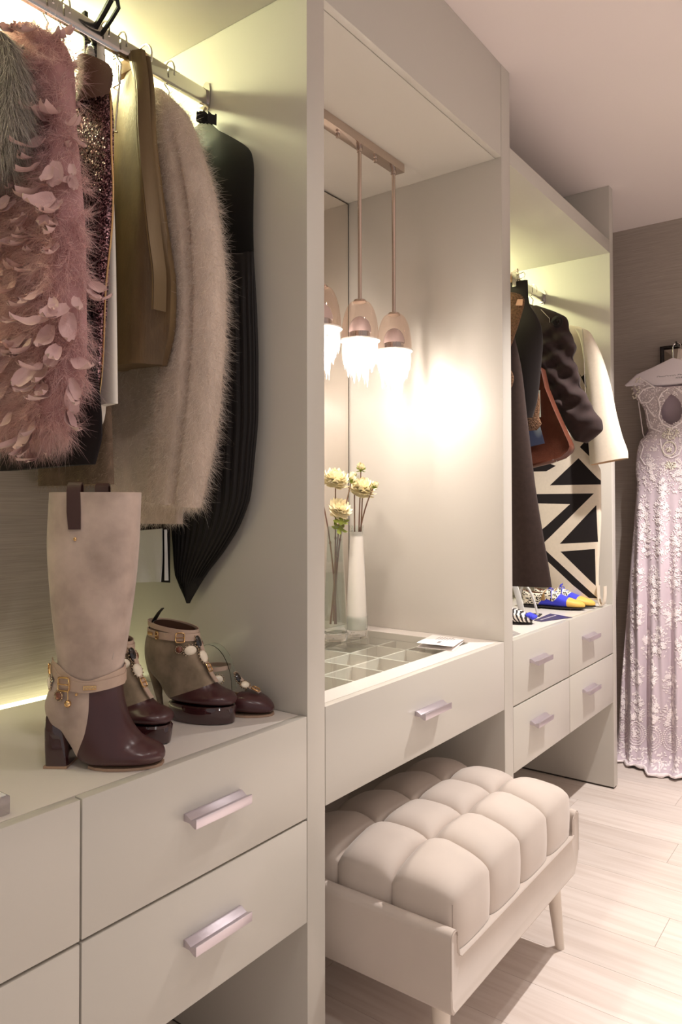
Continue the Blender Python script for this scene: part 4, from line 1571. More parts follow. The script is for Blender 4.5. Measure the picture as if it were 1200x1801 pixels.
def hang_hook(root_label, x, shoulder_z, kind='wire', y=RY, rz=RZ, group='garment hangers', half=.05):
    """metal hook over the rail with a slim shoulder bar inside the garment"""
    t = thing('hanger', root_label, 'hanger', (x, y, rz), group=group)
    pts = []
    rr = 0.030
    for q in range(13):
        a = math.radians(-35 + 230 * q / 12)
        pts.append((x, y - 0.0 + rr * .62 * math.cos(a), rz + .004 + rr * math.sin(a)))
    pts = pts[::-1]
    pts += [(x, y, rz - .035), (x, y + .02, shoulder_z - .02)]
    b = B().tube([pts[0]] + pts[1:], .0021, 8)
    b.build('hook', CHROME, t)
    sh = []
    for q in range(13):
        s = -1 + q / 6
        sh.append((x, y + .03 + half * s, shoulder_z - .02 - half * .35 * abs(s) ** 1.4))
    B().tube(sh, .006 if half > .03 else .002, 8).build('shoulder_bar', BLACKP if kind == 'black' else CHROME, t)
    return t


def over_z(pl, z0, z1):
    return pl


# silver fox
t = thing('fur_stole', 'long-haired silver grey fox fur at the left edge of the rail', 'fur', (.675, .36, 1.95), group=None)
body = B().loft(drape(.675, [(2.105, .30), (2.07, .25), (1.98, .215), (1.91, .222), (1.87, .27)], [(2.105, .42), (1.95, .50), (1.87, .48)], .034, 2.105, 1.87, folds=((3, .2, 0),))).build('pelt', FURD, t)
p, n = surf_sample(body.data, 16000)
d = n * .55 + np.array([0, 0, -1.0]) + rng.normal(size=n.shape) * .18
strands('fur_pile', p, d, rng.uniform(.035, .06, len(p)), .0007, FURM, t, droop=.25, curl=.16, seg=4)

# pink feather jacket
t = thing('feather_jacket', 'dusty pink marabou jacket tufted with curled feathers, by the fur', 'jacket', (.785, .32, 1.75))
body = B().loft(drape(.782, [(2.155, .30), (2.12, .258), (2.06, .230), (1.97, .220), (1.87, .194), (1.73, .176), (1.50, .174), (1.44, .196), (1.385, .23)],
                      [(2.155, .36), (2.10, .42), (1.9, .46), (1.385, .44)], .044, 2.155, 1.385, folds=((2.2, .25, .4), (5, .12, 1)))).build('cloth', FEATHD, t)
c_, cn = surf_sample(body.data, 1500, keep=lambda c, nn: (nn[:, 0] < 0.35) * 1.0 + .12)
td = cn * .75 + np.stack([rng.normal(size=len(c_)) * .25, rng.normal(size=len(c_)) * .5, -.55 + rng.normal(size=len(c_)) * .45], 1)
NT = 40
p = np.repeat(c_, NT, 0) + rng.normal(size=(len(c_) * NT, 3)) * .003
along = rng.random((len(p), 1))
d = np.repeat(td, NT, 0)
p = p + d * along * .012
d = d + rng.normal(size=d.shape) * (.75 - .3 * along)
strands('marabou_pile', p, d, rng.uniform(.014, .040, len(p)), .0006, FEATH, t, droop=.2, curl=.3, seg=3)
# separate curled feathers
fms = []
for v_ in range(4):
    b = B()
    Lq, Wq = 0.050, 0.026
    vs, fs = [], []
    nl, nw = 9, 5
    for i in range(nl + 1):
        s = i / nl
        ww = Wq * (math.sin(PI * min(1, s * .86 + .08)) ** .6) * (1 if s < .95 else .7)
        for j in range(nw):
            q = -1 + 2 * j / (nw - 1)
            curl_ = (.016 + .006 * v_) * s ** 2.2
            vs.append((q * ww / 2, -curl_ + .0045 * (1 - q * q) + (.002 * math.sin(9 * s + v_) * abs(q)), -Lq * s * (1 - .12 * s) + (0.004 if (i == nl and j in (0, 4)) else 0)))
    for i in range(nl):
        for j in range(nw - 1):
            fs.append((i * nw + j, i * nw + j + 1, (i + 1) * nw + j + 1, (i + 1) * nw + j))
    b.add(vs, fs)
    b.tube([(0, .005 - (.016 + .006 * v_) * (s / 6) ** 2.2, -Lq * s / 6 * (1 - .12 * s / 6)) for s in range(7)], .0006, 5)
    fms.append(b.build('feather', FEATHQ, t, local=True, smooth=80, fixn=False))
p, n = surf_sample(body.data, 260, keep=lambda c, nn: (nn[:, 0] < 0.1) * 1.0 * (c[:, 2] < 2.08))
used = []
for i in range(len(p)):
    if len(used) >= 110:
        break
    if any((p[i] - u_).dot(p[i] - u_) < .021 ** 2 for u_ in used):
        continue
    used.append(p[i])
    o = fms[len(used) - 1] if len(used) <= 4 else fms[len(used) % 4].copy()
    if len(used) > 4:
        C.objects.link(o)
        o.parent = t
    nv = (Vector(n[i]) + Vector((random.uniform(-.9, .2), random.uniform(-1.1, .1), random.uniform(-.1, .3)))).normalized()
    o.location = Vector(p[i]) + nv * random.uniform(.012, .024)
    zax = Vector((nv.x * -.35 + random.uniform(-.3, .3), nv.y * -.35 + random.uniform(-.55, .55), 1)).normalized()
    yax = (nv * -1 - zax * (-nv).dot(zax)).normalized()
    xax = yax.cross(zax)
    s = random.uniform(.75, 1.25)
    o.rotation_euler = Matrix((xax, yax, zax)).transposed().to_euler()
    o.scale = (s, s * random.uniform(.8, 1.5), s)
    for _ in range(random.choice((0, 1, 1, 2))):
        o2 = fms[random.randrange(4)].copy() if len(used) > 4 else fms[0].copy()
        C.objects.link(o2)
        o2.parent = t
        o2.location = o.location + Vector((random.uniform(-.012, .004), random.uniform(-.018, .018), random.uniform(-.014, .014)))
        rot = Matrix.Rotation(random.uniform(-.8, .8), 3, nv) @ Matrix((xax, yax, zax)).transposed() @ Matrix.Rotation(random.uniform(-.5, .5), 3, 'Z')
        o2.rotation_euler = rot.to_euler()
        s2 = s * random.uniform(.7, 1.1)
        o2.scale = (s2 * .9, s2 * random.uniform(.9, 1.9), s2)

# black skirt under the feathers
t = thing('black_skirt', 'black skirt whose straight hem shows under the pink feather jacket', 'skirt', (.845, .4, 1.5))
B().loft(drape(.850, [(1.95, .30), (1.6, .25), (1.383, .212), (1.323, .232)], [(1.95, .46), (1.6, .54), (1.323, .577)], .012, 1.95, 1.323, folds=((1.6, .5, .3), (4, .2, 0)), hem=-.01)).build('cloth', BLACKW, t)

# sequin jacket
t = thing('sequin_jacket', 'burgundy glitter jacket with turned collar and gold edge behind the pink feathers', 'jacket', (.868, .32, 1.8))
EDG = [(2.125, .285), (2.076, .237), (2.027, .224), (1.969, .218), (1.892, .218), (1.805, .224), (1.609, .239), (1.522, .253), (1.399, .276)]
B().loft(drape(.880, EDG, [(2.125, .33), (2.05, .45), (1.399, .47)], .013, 2.125, 1.399, folds=((2.4, .8, .2),))).build('cloth', SEQ, t, smooth=50)
B().tube([(.877 - .004 * math.sin(z_ * 20), y_ - .001, z_) for z_, y_ in [(2.06 - .66 * i / 40, interp(EDG, 2.06 - .66 * i / 40)) for i in range(41)]], .0022, 8).build('gold_edge', GOLD, t, label='thin gold edging')
cr = []
for q in range(15):
    s = q / 14
    cr.append([(.862 - .030 * math.sin(PI * s * .9) + .012 * k_ / 5, .315 - .118 * s + .030 * (k_ / 5) * (1 - s * .3) - .012 * math.sin(PI * k_ / 5), 2.135 - .030 * s - .020 * s ** 3 - (.022 + .058 * math.sin(PI * min(s * .62 + .30, 1)) ** .8) * (k_ / 5)) for k_ in range(6)])
b = B().loft(cr, False, False, closed=False)
m_ = len(b.v)
b.v += [(x + .0035, y + .001, z_ - .002) for x, y, z_ in b.v]
b.f += [tuple(i + m_ for i in f[::-1]) for f in b.f]
b.build('turned_collar', mat('dull_glitter_cloth', (112, 88, 74), 0.45, 0.35, bump=(500, .5, .001)), t, smooth=60, label='duller brown turned collar')

# ivory trousers on a black clip hanger
t = thing('ivory_trousers', 'ivory silk trousers hanging as a narrow strip between glitter jacket and gold skirt', 'trousers', (.918, .30, 1.8))
B().loft(drape(.915, [(2.20, .305), (2.142, .298), (2.043, .284), (1.90, .270), (1.748, .258), (1.449, .249)], [(2.20, .338), (2.0, .36), (1.449, .37)], .010, 2.20, 1.449, folds=((4, .5, 1.2),))).build('leg', IVORYS, t)
lp_ = []
for q in range(12):
    a = PI * q / 11
    lp_.append([(.905, .322 + .017 * math.cos(a) - .004, 1.462 - .052 * math.sin(a)), (.905, .322 + .014 * math.cos(a) - .004, 1.462 - .047 * math.sin(a)), (.925, .322 + .014 * math.cos(a) - .004, 1.462 - .047 * math.sin(a)), (.925, .322 + .017 * math.cos(a) - .004, 1.462 - .052 * math.sin(a))])
B().loft(lp_).build('turned_hem', IVORYS, t, smooth=60)
hg = thing('clip_hanger', 'black plastic hanger with pinch clips holding the ivory trousers', 'hanger', (.893, .30, 2.2), group=None)
b = B()
for yb_, zz in ((.318, 2.152),):
    b.box(.878, .886, yb_ - .006, yb_ + .006, zz, zz + .098)
    b.box(.900, .908, yb_ - .006, yb_ + .006, zz, zz + .060)
b.build('clip', BLACKP, hg, bevel=.0015)
fr_ = B()
fr_.tube([(.893, .325, 2.196), (.893, .302, 2.214), (.893, .268, 2.236), (.893, .246, 2.253)], .0062, 8)
fr_.tube([(.906, .325, 2.192), (.906, .300, 2.206), (.906, .262, 2.226), (.906, .240, 2.240), (.900, .236, 2.250), (.893, .242, 2.255)], .0045, 8)
fr_.build('pinch_arm', BLACKP, hg)
B().tube([(.893, .33, 2.165), (.893, .45, 2.165)], .007, 10).build('bar', BLACKP, hg)
B().ell((.888, .308, 2.158), .010, .010, .022, 12, 8).build('clip_pad', mat('grey_pad', (150, 146, 140), .5), hg)

# gold pony skirt on wooden clip hanger
GPONY = mat('bronze_gold_pony_hide', (136, 112, 76), 0.45, 0.2, noise=(9, 0.45, 5), rgb2=(88, 68, 48), bump=(260, 0.35, 0.0015), stretch=(1, 1, 0.35))
GSAT = mat('gold_satin_binding', (108, 88, 60), 0.45, 0.3, bump=(180, 0.3, 0.001), stretch=(1, 1, .3))
t = thing('gold_skirt', 'bronze gold hide skirt with satin edge hanging from the wooden clip hanger', 'skirt', (.995, .30, 1.9))
GF = [(2.192, .257), (2.115, .243), (2.029, .237), (1.904, .219), (1.782, .201), (1.697, .188), (1.628, .191), (1.541, .214)]
GB = [(2.192, .318), (2.165, .345), (2.141, .375), (2.093, .402), (1.541, .410)]
rg = drape(.998, GF, GB, [(2.192, .010), (2.09, .016), (1.9, .022), (1.541, .028)], 2.192, 1.541, n=84, rows=60, folds=((3.1, .55, 1.9), (7, .15, .5)), hem=.06)
B().loft(rg).build('hide_panel', GPONY, t, smooth=60)
PB = [(2.210, .304), (2.134, .297), (2.043, .284), (1.964, .261), (1.825, .237), (1.703, .218), (1.60, .225)]
pr_ = []
for i in range(34):
    z_ = 2.197 - .56 * i / 33
    yf, yb = interp(GF, z_) - .002, interp(PB, z_)
    yb = yf + (yb - yf) * interp([(2.2, .85), (2.1, .5), (1.9, .34), (1.74, .16), (1.64, .03)], z_)
    pr_.append([(.972 + (-.010 if z_ < 2.1 else 0) * min(1, (2.1 - z_) * 6), yb, z_), (.966 - .012 * min(1, max(0, (2.15 - z_) * 5)), (yf + yb) / 2, z_), (.974 - .008 * min(1, max(0, (2.15 - z_) * 5)), yf, z_), (.984, yf - .001, z_), (.984, yb, z_)])
pl_ = B().loft(pr_).build('satin_binding', GSAT, t, smooth=60)
B().tube([(r_[1][0] - .0012, r_[1][1] + .003, r_[1][2]) for r_ in pr_], .0008, 5).build('stitching', mat('gold_thread', (120, 96, 56), .5), pl_)
hg = thing('wooden_hanger', 'pale wooden clip hanger carrying the gold hide skirt', 'hanger', (1.0, .34, 2.2))
B().box(.985, 1.001, .268, .50, 2.176, 2.206).build('wooden_bar', mat('beech_wood', (206, 170, 134), .5, noise=(20, .12, 4), stretch=(1, .2, 3)), hg, bevel=.003)
cl_ = B()
cl_.box(.970, .9745, .322, .346, 2.145, 2.238)
for i in range(4):
    cl_.box(.9685, .970, .3255 + .005 * i, .3275 + .005 * i, 2.150, 2.195)
for i in range(5):
    cl_.box(.9685, .970, .324, .344, 2.204 + .006 * i, 2.206 + .006 * i)
cl_.build('metal_clip', CHROME, hg, smooth=0)
B().tube([(1.02, .303 + .026 * math.cos(math.radians(a)), RZ + .006 + .030 * math.sin(math.radians(a))) for a in range(-30, 211, 20)], .0022, 8).build('hook', CHROME, hg)

# taupe mohair pullover
t = thing('mohair_pullover', 'taupe mohair pullover hanging behind the black skirt and gold skirt', 'pullover', (.945, .42, 1.6))
body = B().loft(drape(.956, [(2.05, .40), (1.8, .36), (1.5, .33), (1.29, .315)], [(2.05, .46), (1.7, .58), (1.29, .588)], .018, 2.05, 1.29, folds=((3, .6, 1.2), (6, .2, 0)))).build('knit', MOHBD, t)
p, n = surf_sample(body.data, 9000)
strands('mohair_nap', p, n * .6 + rng.normal(size=p.shape) * .5 + np.array([0, 0, -.5]), rng.uniform(.006, .017, len(p)), .0005, MOHB, t, droop=.2, curl=.4, seg=3)

# blush mohair cardigan
t = thing('mohair_cardigan', 'blush pink mohair cardigan with a long hairy sleeve hanging beside the black blouse', 'cardigan', (1.075, .30, 1.7))
body = B().loft(drape(1.085, [(2.14, .30), (2.05, .27), (1.6, .262), (1.205, .262)], [(2.14, .36), (2.05, .46), (1.6, .52), (1.205, .52)], .026, 2.14, 1.205, folds=((2.6, .5, .2), (5, .2, 1)))).build('knit', MOHD, t)
SF = [(2.168, .300), (2.121, .252), (2.084, .220), (2.035, .200), (1.965, .172), (1.899, .149), (1.799, .130), (1.702, .119), (1.619, .119), (1.491, .130), (1.386, .148), (1.316, .166), (1.248, .187)]
SB = [(2.168, .335), (2.088, .322), (1.954, .298), (1.798, .282), (1.659, .282), (1.559, .292), (1.434, .307), (1.321, .328), (1.248, .338)]
rg = drape(1.066, SF, SB, [(2.168, .016), (2.08, .036), (1.9, .046), (1.4, .044), (1.248, .036)], 2.168, 1.248, n=72, rows=60, sq=.9, folds=((1.1, .18, .3),), hem=.10)
for r_ in rg:
    zc = sum(q[2] for q in r_) / len(r_)
    yc = sum(q[1] for q in r_) / len(r_)
    for q in range(len(r_)):
        x, y, z_ = r_[q]
        if x < 1.066:                                            # soft crease down the sleeve
            g_ = math.exp(-((y - (yc - .028)) / .007) ** 2) * min(1, max(0, (2.08 - z_) * 5))
            r_[q] = (x + .016 * g_, y, z_)
sl = B().loft(rg).build('sleeve', MOHD, t, smooth=60)
p, n = surf_sample(sl.data, 34000)
d = n * .55 + rng.normal(size=p.shape) * .45 + np.array([0, 0, -.5])
strands('sleeve_nap', p, d, rng.uniform(.008, .026, len(p)), .00052, MOH, t, droop=.15, curl=.5, seg=4)
p, n = surf_sample(body.data, 14000)
d = n * .55 + rng.normal(size=p.shape) * .45 + np.array([0, 0, -.5])
strands('body_nap', p, d, rng.uniform(.006, .019, len(p)), .00048, MOH, t, droop=.15, curl=.5, seg=3)

# silver satin skirt
t = thing('satin_skirt', 'silver satin skirt hem with black lining showing behind the tall boot', 'skirt', (1.13, .42, 1.13))
SIL = mat('silver_satin', (214, 212, 212), 0.34, 0.15, bump=(40, .4, .004))
b = B()
rg = []
for j in range(13):
    z_ = 1.192 - .122 * j / 12
    rg.append([(1.118 + .004 * math.sin(y_ * 90 + j * .3) * j / 12, y_ + .002, z_ - (y_ - .36) * .08) for y_ in [.356 + (.52 - .356) * i / 24 for i in range(25)]] +
              [(1.121 + .004 * math.sin(y_ * 90 + j * .3) * j / 12, y_ + .002, z_ - (y_ - .36) * .08) for y_ in [.52 - (.52 - .356) * i / 24 for i in range(25)]])
B().loft(rg).build('satin_panel', SIL, t, smooth=50)
rg = []
for j in range(9):
    z_ = 1.190 - .116 * j / 8
    w0, w1 = .345 - .006 * j / 8, .352 + .002 * j / 8
    rg.append([(1.123, w0, z_), (1.118, (w0 + w1) / 2, z_), (1.123, w1, z_), (1.126, (w0 + w1) / 2, z_)])
B().loft(rg).build('satin_fold', SIL, t, smooth=60)
B().loft(drape(1.132, [(1.30, .36), (1.2, .345), (1.068, .344)], [(1.30, .50), (1.068, .52)], .0045, 1.30, 1.068, folds=((3, .3, 0),))).build('black_lining', BLACKW, t, label='black lining')

# black pleated blouse


def sheer(name, col, a):
    m = mat(name, col, 0.9, spec=.15)
    nt = m.node_tree
    b = nt.nodes['Principled BSDF']
    tr = nt.nodes.new('ShaderNodeBsdfTransparent')
    mx = nt.nodes.new('ShaderNodeMixShader')
    mx.inputs[0].default_value = a
    nt.links.new(b.outputs[0], mx.inputs[1])
    nt.links.new(tr.outputs[0], mx.inputs[2])
    nt.links.new(mx.outputs[0], nt.nodes['Material Output'].inputs[0])
    return m


SHEER = sheer('black_chiffon', (20, 17, 17), 0.3)
PLEAT = mat('black_pleated_silk', (27, 22, 21), 0.7)
t = thing('pleated_blouse', 'black blouse with sheer shoulders and pleated pointed hem nearest the divider', 'blouse', (1.16, .25, 1.7))
BF = [(2.139, .272), (2.101, .235), (2.077, .199), (2.019, .134), (1.982, .127), (1.872, .129), (1.722, .122), (1.549, .115), (1.451, .115), (1.354, .125), (1.269, .137), (1.207, .166), (1.143, .218), (1.090, .273), (1.021, .330)]
BB = [(2.139, .290), (2.10, .38), (2.0, .44), (1.6, .46), (1.30, .43), (1.19, .39), (1.08, .376), (1.021, .338)]
rg = drape(1.178, BF, BB, [(2.139, .004), (2.0, .014), (1.55, .013), (1.021, .007)], 2.139, 1.80, n=80, rows=26, folds=((5, .5, .2),))
B().loft(rg, True, False).build('chiffon_yoke', SHEER, t, smooth=70, label='sheer black shoulders')
rings = []
NP = 128
for j in range(41):
    z_ = 1.802 - (1.802 - 1.021) * j / 40
    yf, yb = interp(BF, z_), interp(BB, z_)
    yc, wd = (yf + yb) / 2, (yb - yf) / 2
    tt = interp([(1.8, .012), (1.55, .014), (1.021, .006)], z_)
    ring = []
    for q in range(NP):
        a = 2 * PI * q / NP
        pl = (.0032 if q % 4 in (0, 1) else -.0012) * min(1, j / 6)
        jag = (.006 if (q % 4 < 2) else -.004) * (1 if j > 37 else 0)
        ring.append((1.178 + (tt * spow(math.sin(a), .9)) + pl * math.copysign(1, math.sin(a)), yc + wd * (1 - 2 * (abs(((a / PI) % 2) - 1) if False else 0)) * math.cos(a), z_ + jag))
    rings.append(ring)
B().loft(rings, False, True).build('pleated_panel', PLEAT, t, smooth=20)
cf = []
for q in range(17):
    s = q / 16
    cf.append([(1.168 + .010 * math.sin(q * 1.7), .300 - .055 * s, 2.140 - .022 * s), (1.168 + .012 * math.sin(q * 1.7 + .4), .298 - .055 * s, 2.158 - .020 * s + .004 * math.sin(q * 2.1)), (1.172 + .012 * math.sin(q * 1.7 + .4), .298 - .055 * s, 2.158 - .020 * s + .004 * math.sin(q * 2.1)), (1.172 + .010 * math.sin(q * 1.7), .300 - .055 * s, 2.138 - .022 * s)])
B().loft(cf).build('ruffle_collar', PLEAT, t, smooth=60)
# hangers on the left rail
for x, sz, lb in ((.675, 2.10, 'wire hanger hook at the left end, holding the silver fur'), (.79, 2.15, 'first wire hook over the pink feather jacket'), (.826, 2.11, 'second wire hook right of the pink feathers'),
                  (.917, 2.08,  'wire hook just right of the black clip hanger'), (.960, 2.06, 'wire hook left of the wooden clip hanger'), (1.090, 2.135, 'wire hook alone above the blush mohair cardigan')):
    hang_hook(lb, x, sz, half=.018 if x in (.917, .960) else .05)

# ------------------------------------------------------------------ garments in the right bay
RZ2 = 2.205
WOOLB = mat('dark_brown_wool', (54, 38, 33), 0.95, noise=(60, 0.25, 4), bump=(420, 0.3, 0.001), sheen=0.03)
WOOLP = mat('aubergine_brown_wool', (48, 32, 30), 0.95, noise=(50, 0.2, 4), bump=(420, 0.3, 0.001), sheen=0.05)
VELV = mat('dark_brown_velvet', (28, 18, 16), 0.9, sheen=0.06)
BOUC = mat('brown_boucle', (128, 92, 66), 0.95, noise=(170, 0.6, 3), bump=(170, 1.0, 0.006))
CREAM = mat('cream_wool', (228, 213, 192), 0.9, noise=(90, 0.05, 3), bump=(300, 0.15, 0.001), sheen=0.2)
BLKP = mat('black_wool_panel', (26, 18, 17), 0.9)
COGN = mat('cognac_leather', (100, 54, 38), 0.42, noise=(18, 0.3, 4), bump=(260, 0.4, 0.0015), coat=0.15)

t = thing('boucle_jacket', 'brown boucle jacket whose collar and sleeve edge peep past the divider', 'jacket', (2.665, .32, 1.9))
B().loft(drape(2.668, [(2.062, .195), (2.045, .138), (2.016, .120), (1.953, .136), (1.87, .167), (1.80, .192), (1.774, .186), (1.751, .172), (1.728, .165), (1.696, .172), (1.675, .192), (1.62, .215)], [(2.062, .25), (2.0, .44), (1.62, .45)], .016, 2.062, 1.62, folds=((2, .4, 0),))).build('boucle_cloth', BOUC, t, smooth=60)
B().loft([[(2.655, .142, 2.022), (2.652, .120, 2.018), (2.653, .122, 1.994), (2.656, .150, 2.000)], [(2.660, .146, 2.020), (2.657, .126, 2.016), (2.658, .126, 1.998), (2.661, .150, 2.002)]]).build('collar_point', mat('rose_facing', (190, 140, 122), .6), t, smooth=60, label='rose collar facing')

t = thing('long_coat', 'long dark brown wool coat nearest the divider, reaching the zebra shoe', 'coat', (2.735, .30, 1.5))
B().loft(drape(2.735, [(2.03, .22), (1.971, .205), (1.88, .184), (1.766, .161), (1.566, .139), (1.325, .112), (1.152, .086), (.96, .054), (.930, .050)], [(2.03, .27), (1.9, .46), (.93, .50)], [(2.03, .012), (1.8, .032), (.93, .040)], 2.03, .930, n=90, rows=60, folds=((1.7, .3, .9), (4, .12, 0)))).build('wool_cloth', WOOLB, t, smooth=60)

t = thing('high_waist_skirt', 'dark brown velvet skirt with high waistband clipped on a wooden hanger', 'skirt', (2.86, .24, 1.9))
B().loft(drape(2.860, [(2.085, .183), (2.053, .177), (2.002, .148), (1.954, .130), (1.896, .124), (1.806, .131), (1.670, .147), (1.597, .168)], [(2.085, .31), (2.0, .38), (1.8, .36), (1.597, .30)], [(2.085, .012), (1.95, .026), (1.597, .016)], 2.085, 1.597, folds=((2.5, .2, 0),), hem=.05)).build('velvet_cloth', VELV, t, smooth=60)
B().loft(drape(2.858, [(2.152, .184), (2.084, .182)], [(2.152, .31), (2.084, .311)], .0135, 2.152, 2.084, rows=6, folds=((2, .1, 0),), hem=-.03)).build('waistband', VELV, t, smooth=60)
hg = thing('wooden_hanger', 'wooden clip hanger at the top edge of the brown velvet skirt', 'hanger', (2.85, .29, 2.17))
B().box(2.838, 2.852, .243, .46, 2.150, 2.178).build('wooden_bar', mat('beech_wood_warm', (200, 160, 124), .5, noise=(20, .12, 4), stretch=(1, .2, 3)), hg, bevel=.003)
b = B()
b.box(2.832, 2.836, .222, .238, 2.128, 2.190)
b.box(2.856, 2.860, .222, .238, 2.128, 2.190)
for i in range(4):
    b.box(2.8305, 2.832, .2235 + .004 * i, .225 + .004 * i, 2.130, 2.160)
for i in range(5):
    b.box(2.8305, 2.832, .223, .237, 2.164 + .005 * i, 2.166 + .005 * i)
b.build('metal_clip', CHROME, hg, smooth=0)
B().tube([(2.846, .224, 2.178), (2.846, .196, 2.184), (2.846, .190, 2.176), (2.846, .192, 2.164), (2.846, .224, 2.156)], .0016, 6).build('clip_loop', CHROME, hg)
B().tube([(2.845, .303 + .024 * math.cos(math.radians(a)), RZ2 + .006 + .028 * math.sin(math.radians(a))) for a in range(-30, 211, 20)], .0022, 8).build('hook', CHROME, hg)

t = thing('boucle_skirt', 'brown boucle hem showing just below the velvet skirt', 'skirt', (2.90, .24, 1.6))
B().loft(drape(2.897, [(1.80, .18), (1.65, .150), (1.597, .155), (1.570, .145), (1.545, .165)], [(1.80, .30), (1.545, .32)], .012, 1.80, 1.545, rows=20, folds=((3, .3, 0),))).build('boucle_cloth', BOUC, t, smooth=60)

# leather bag with a printed panel
t = thing('leather_bag', 'cognac leather bag with a blue photo print hanging between the brown garments', 'bag', (2.99, .17, 1.6))
bag = [(.262, 1.80), (.20, 1.83), (.157, 1.80), (.140, 1.722), (.102, 1.625), (.042, 1.487), (.038, 1.470), (.046, 1.452), (.074, 1.430), (.130, 1.412), (.205, 1.397), (.275, 1.405)]
rg = []
cy_, cz_ = .17, 1.60
for x, k_ in ((2.958, .93), (2.955, .97), (2.960, 1.0), (2.985, 1.012), (3.005, 1.0), (3.010, .97), (3.008, .93)):
    rg.append([(x, cy_ + (y - cy_) * k_, cz_ + (z_ - cz_) * k_) for y, z_ in bag])
B().loft(rg).build('leather_body', COGN, t, smooth=60)
st_ = []
for i in range(13):
    s = i / 12
    st_.append((2.966, .20 + .06 * s, 1.78 + (RZ2 + .022 - 1.78) * s))
for i in range(13):
    s = i / 12
    st_.append((3.000, .303 + .02 * s, RZ2 + .022 - (RZ2 + .022 - 1.78) * s))
B().tube(st_, .007, 8, flat=.5).build('strap', COGN, t)


def photo_mat():
    m = mat('blue_photo_print', (96, 108, 132), 0.3)
    nt = m.node_tree
    b = nt.nodes['Principled BSDF']
    tc = nt.nodes.new('ShaderNodeTexCoord')
    mp = nt.nodes.new('ShaderNodeMapping')
    mp.inputs['Location'].default_value = (0, .015, .06)
    mp.inputs['Rotation'].default_value = (.35, 0, 0)
    mp.inputs['Scale'].default_value = (1, 34, 12)
    g = nt.nodes.new('ShaderNodeTexGradient')
    g.gradient_type = 'SPHERICAL'
    r = nt.nodes.new('ShaderNodeValToRGB')
    r.color_ramp.elements[0].color = lin((78, 84, 108))
    r.color_ramp.elements[1].color = lin((196, 208, 200))
    nt.links.new(tc.outputs['Object'], mp.inputs[0])
    nt.links.new(mp.outputs[0], g.inputs[0])
    nt.links.new(g.outputs[0], r.inputs[0])
    nt.links.new(r.outputs[0], b.inputs['Base Color'])
    return m


ph = [(.222, 1.548), (.166, 1.578), (.143, 1.492), (.222, 1.478)]
B().loft([[(2.9535, y, z_) for y, z_ in ph], [(2.9545, y, z_) for y, z_ in ph]]).build('photo_panel', photo_mat(), t, smooth=0, label='bluish photo print panel')
B().loft([[(2.953, .166, 1.60), (2.953, .158, 1.60), (2.954, .158, 1.60), (2.954, .166, 1.60)], [(2.957, .172, 1.70), (2.957, .163, 1.70), (2.958, .163, 1.70), (2.958, .172, 1.70)], [(2.962, .160, 1.76), (2.962, .155, 1.76), (2.963, .155, 1.76), (2.963, .160, 1.76)]]).build('pale_trim', mat('pale_grey_trim', (186, 188, 170), .5), t, smooth=0)
for y, z_ in ((.110, 1.424), (.096, 1.418)):
    B().ell((2.956, y, z_), .002, .0025, .0025, 8, 6).build('stud', CHROME, t)

t.location.x -= .03
# draped jacket
t = thing('draped_jacket', 'aubergine brown jacket with a gathered draped sleeve beside the cream dress', 'jacket', (3.07, .2, 1.8))
B().loft(drape(3.085, [(2.115, .262), (2.085, .208), (2.052, .145), (2.02, .105), (1.9, .085), (1.70, .10), (1.52, .14)], [(2.115, .33), (2.05, .45), (1.52, .46)], [(2.115, .010), (2.02, .026), (1.52, .028)], 2.115, 1.52, folds=((2.4, .35, .5),))).build('wool_body', WOOLP, t, smooth=60)
SJF = [(2.092, .215), (2.051, .134), (2.019, .090), (1.97, .077), (1.935, .064), (1.897, .058), (1.861, .060), (1.82, .055), (1.765, .041), (1.679, .006), (1.62, -.034), (1.593, -.052), (1.566, -.055), (1.535, -.03), (1.50, .012)]
SJB = [(2.092, .243), (2.02, .25), (1.944, .234), (1.843, .21), (1.719, .178), (1.63, .128), (1.544, .092), (1.50, .06)]
rg = drape(3.040, SJF, SJB, [(2.092, .012), (2.0, .034), (1.8, .044), (1.6, .04), (1.50, .03)], 2.092, 1.50, n=84, rows=110, sq=.9, folds=((1.5, .25, .6),), hem=.28)
for j, r_ in enumerate(rg):
    for q, (x, y, z_) in enumerate(r_):
        en = min(1, max(0, (2.03 - z_) * 9)) * min(1, max(0, (z_ - 1.56) * 10))
        ga = math.sin((z_ * 1.0 - (y - .1) * .75) * 62 + 1.3 * math.sin(y * 24)) + .5 * math.sin((z_ + (y - .1) * .4) * 95)
        r_[q] = (x - .011 * ga * en * (1 if x < 3.04 else .2), y - .006 * ga * en * (1 if y < .12 else 0), z_)
B().loft(rg).build('draped_sleeve', WOOLP, t, smooth=70)
ro = B()
for k_ in range(5):
    a0_ = k_ * 1.3
    ro.tube([(3.004 - .006 * k_ / 5, .118 + (.020 - .003 * k_) * math.cos(a0_ + q * .45), 2.000 + (.022 - .003 * k_) * math.sin(a0_ + q * .45)) for q in range(10)], .006, 6, flat=.5)
ro.build('rosette', VELV, t, label='dark cloth rosette')
B().tube([(3.014, .19, 2.066), (3.007, .15, 2.02), (3.004, .145, 1.97)], .0012, 5).build('seam', SEAM, t)

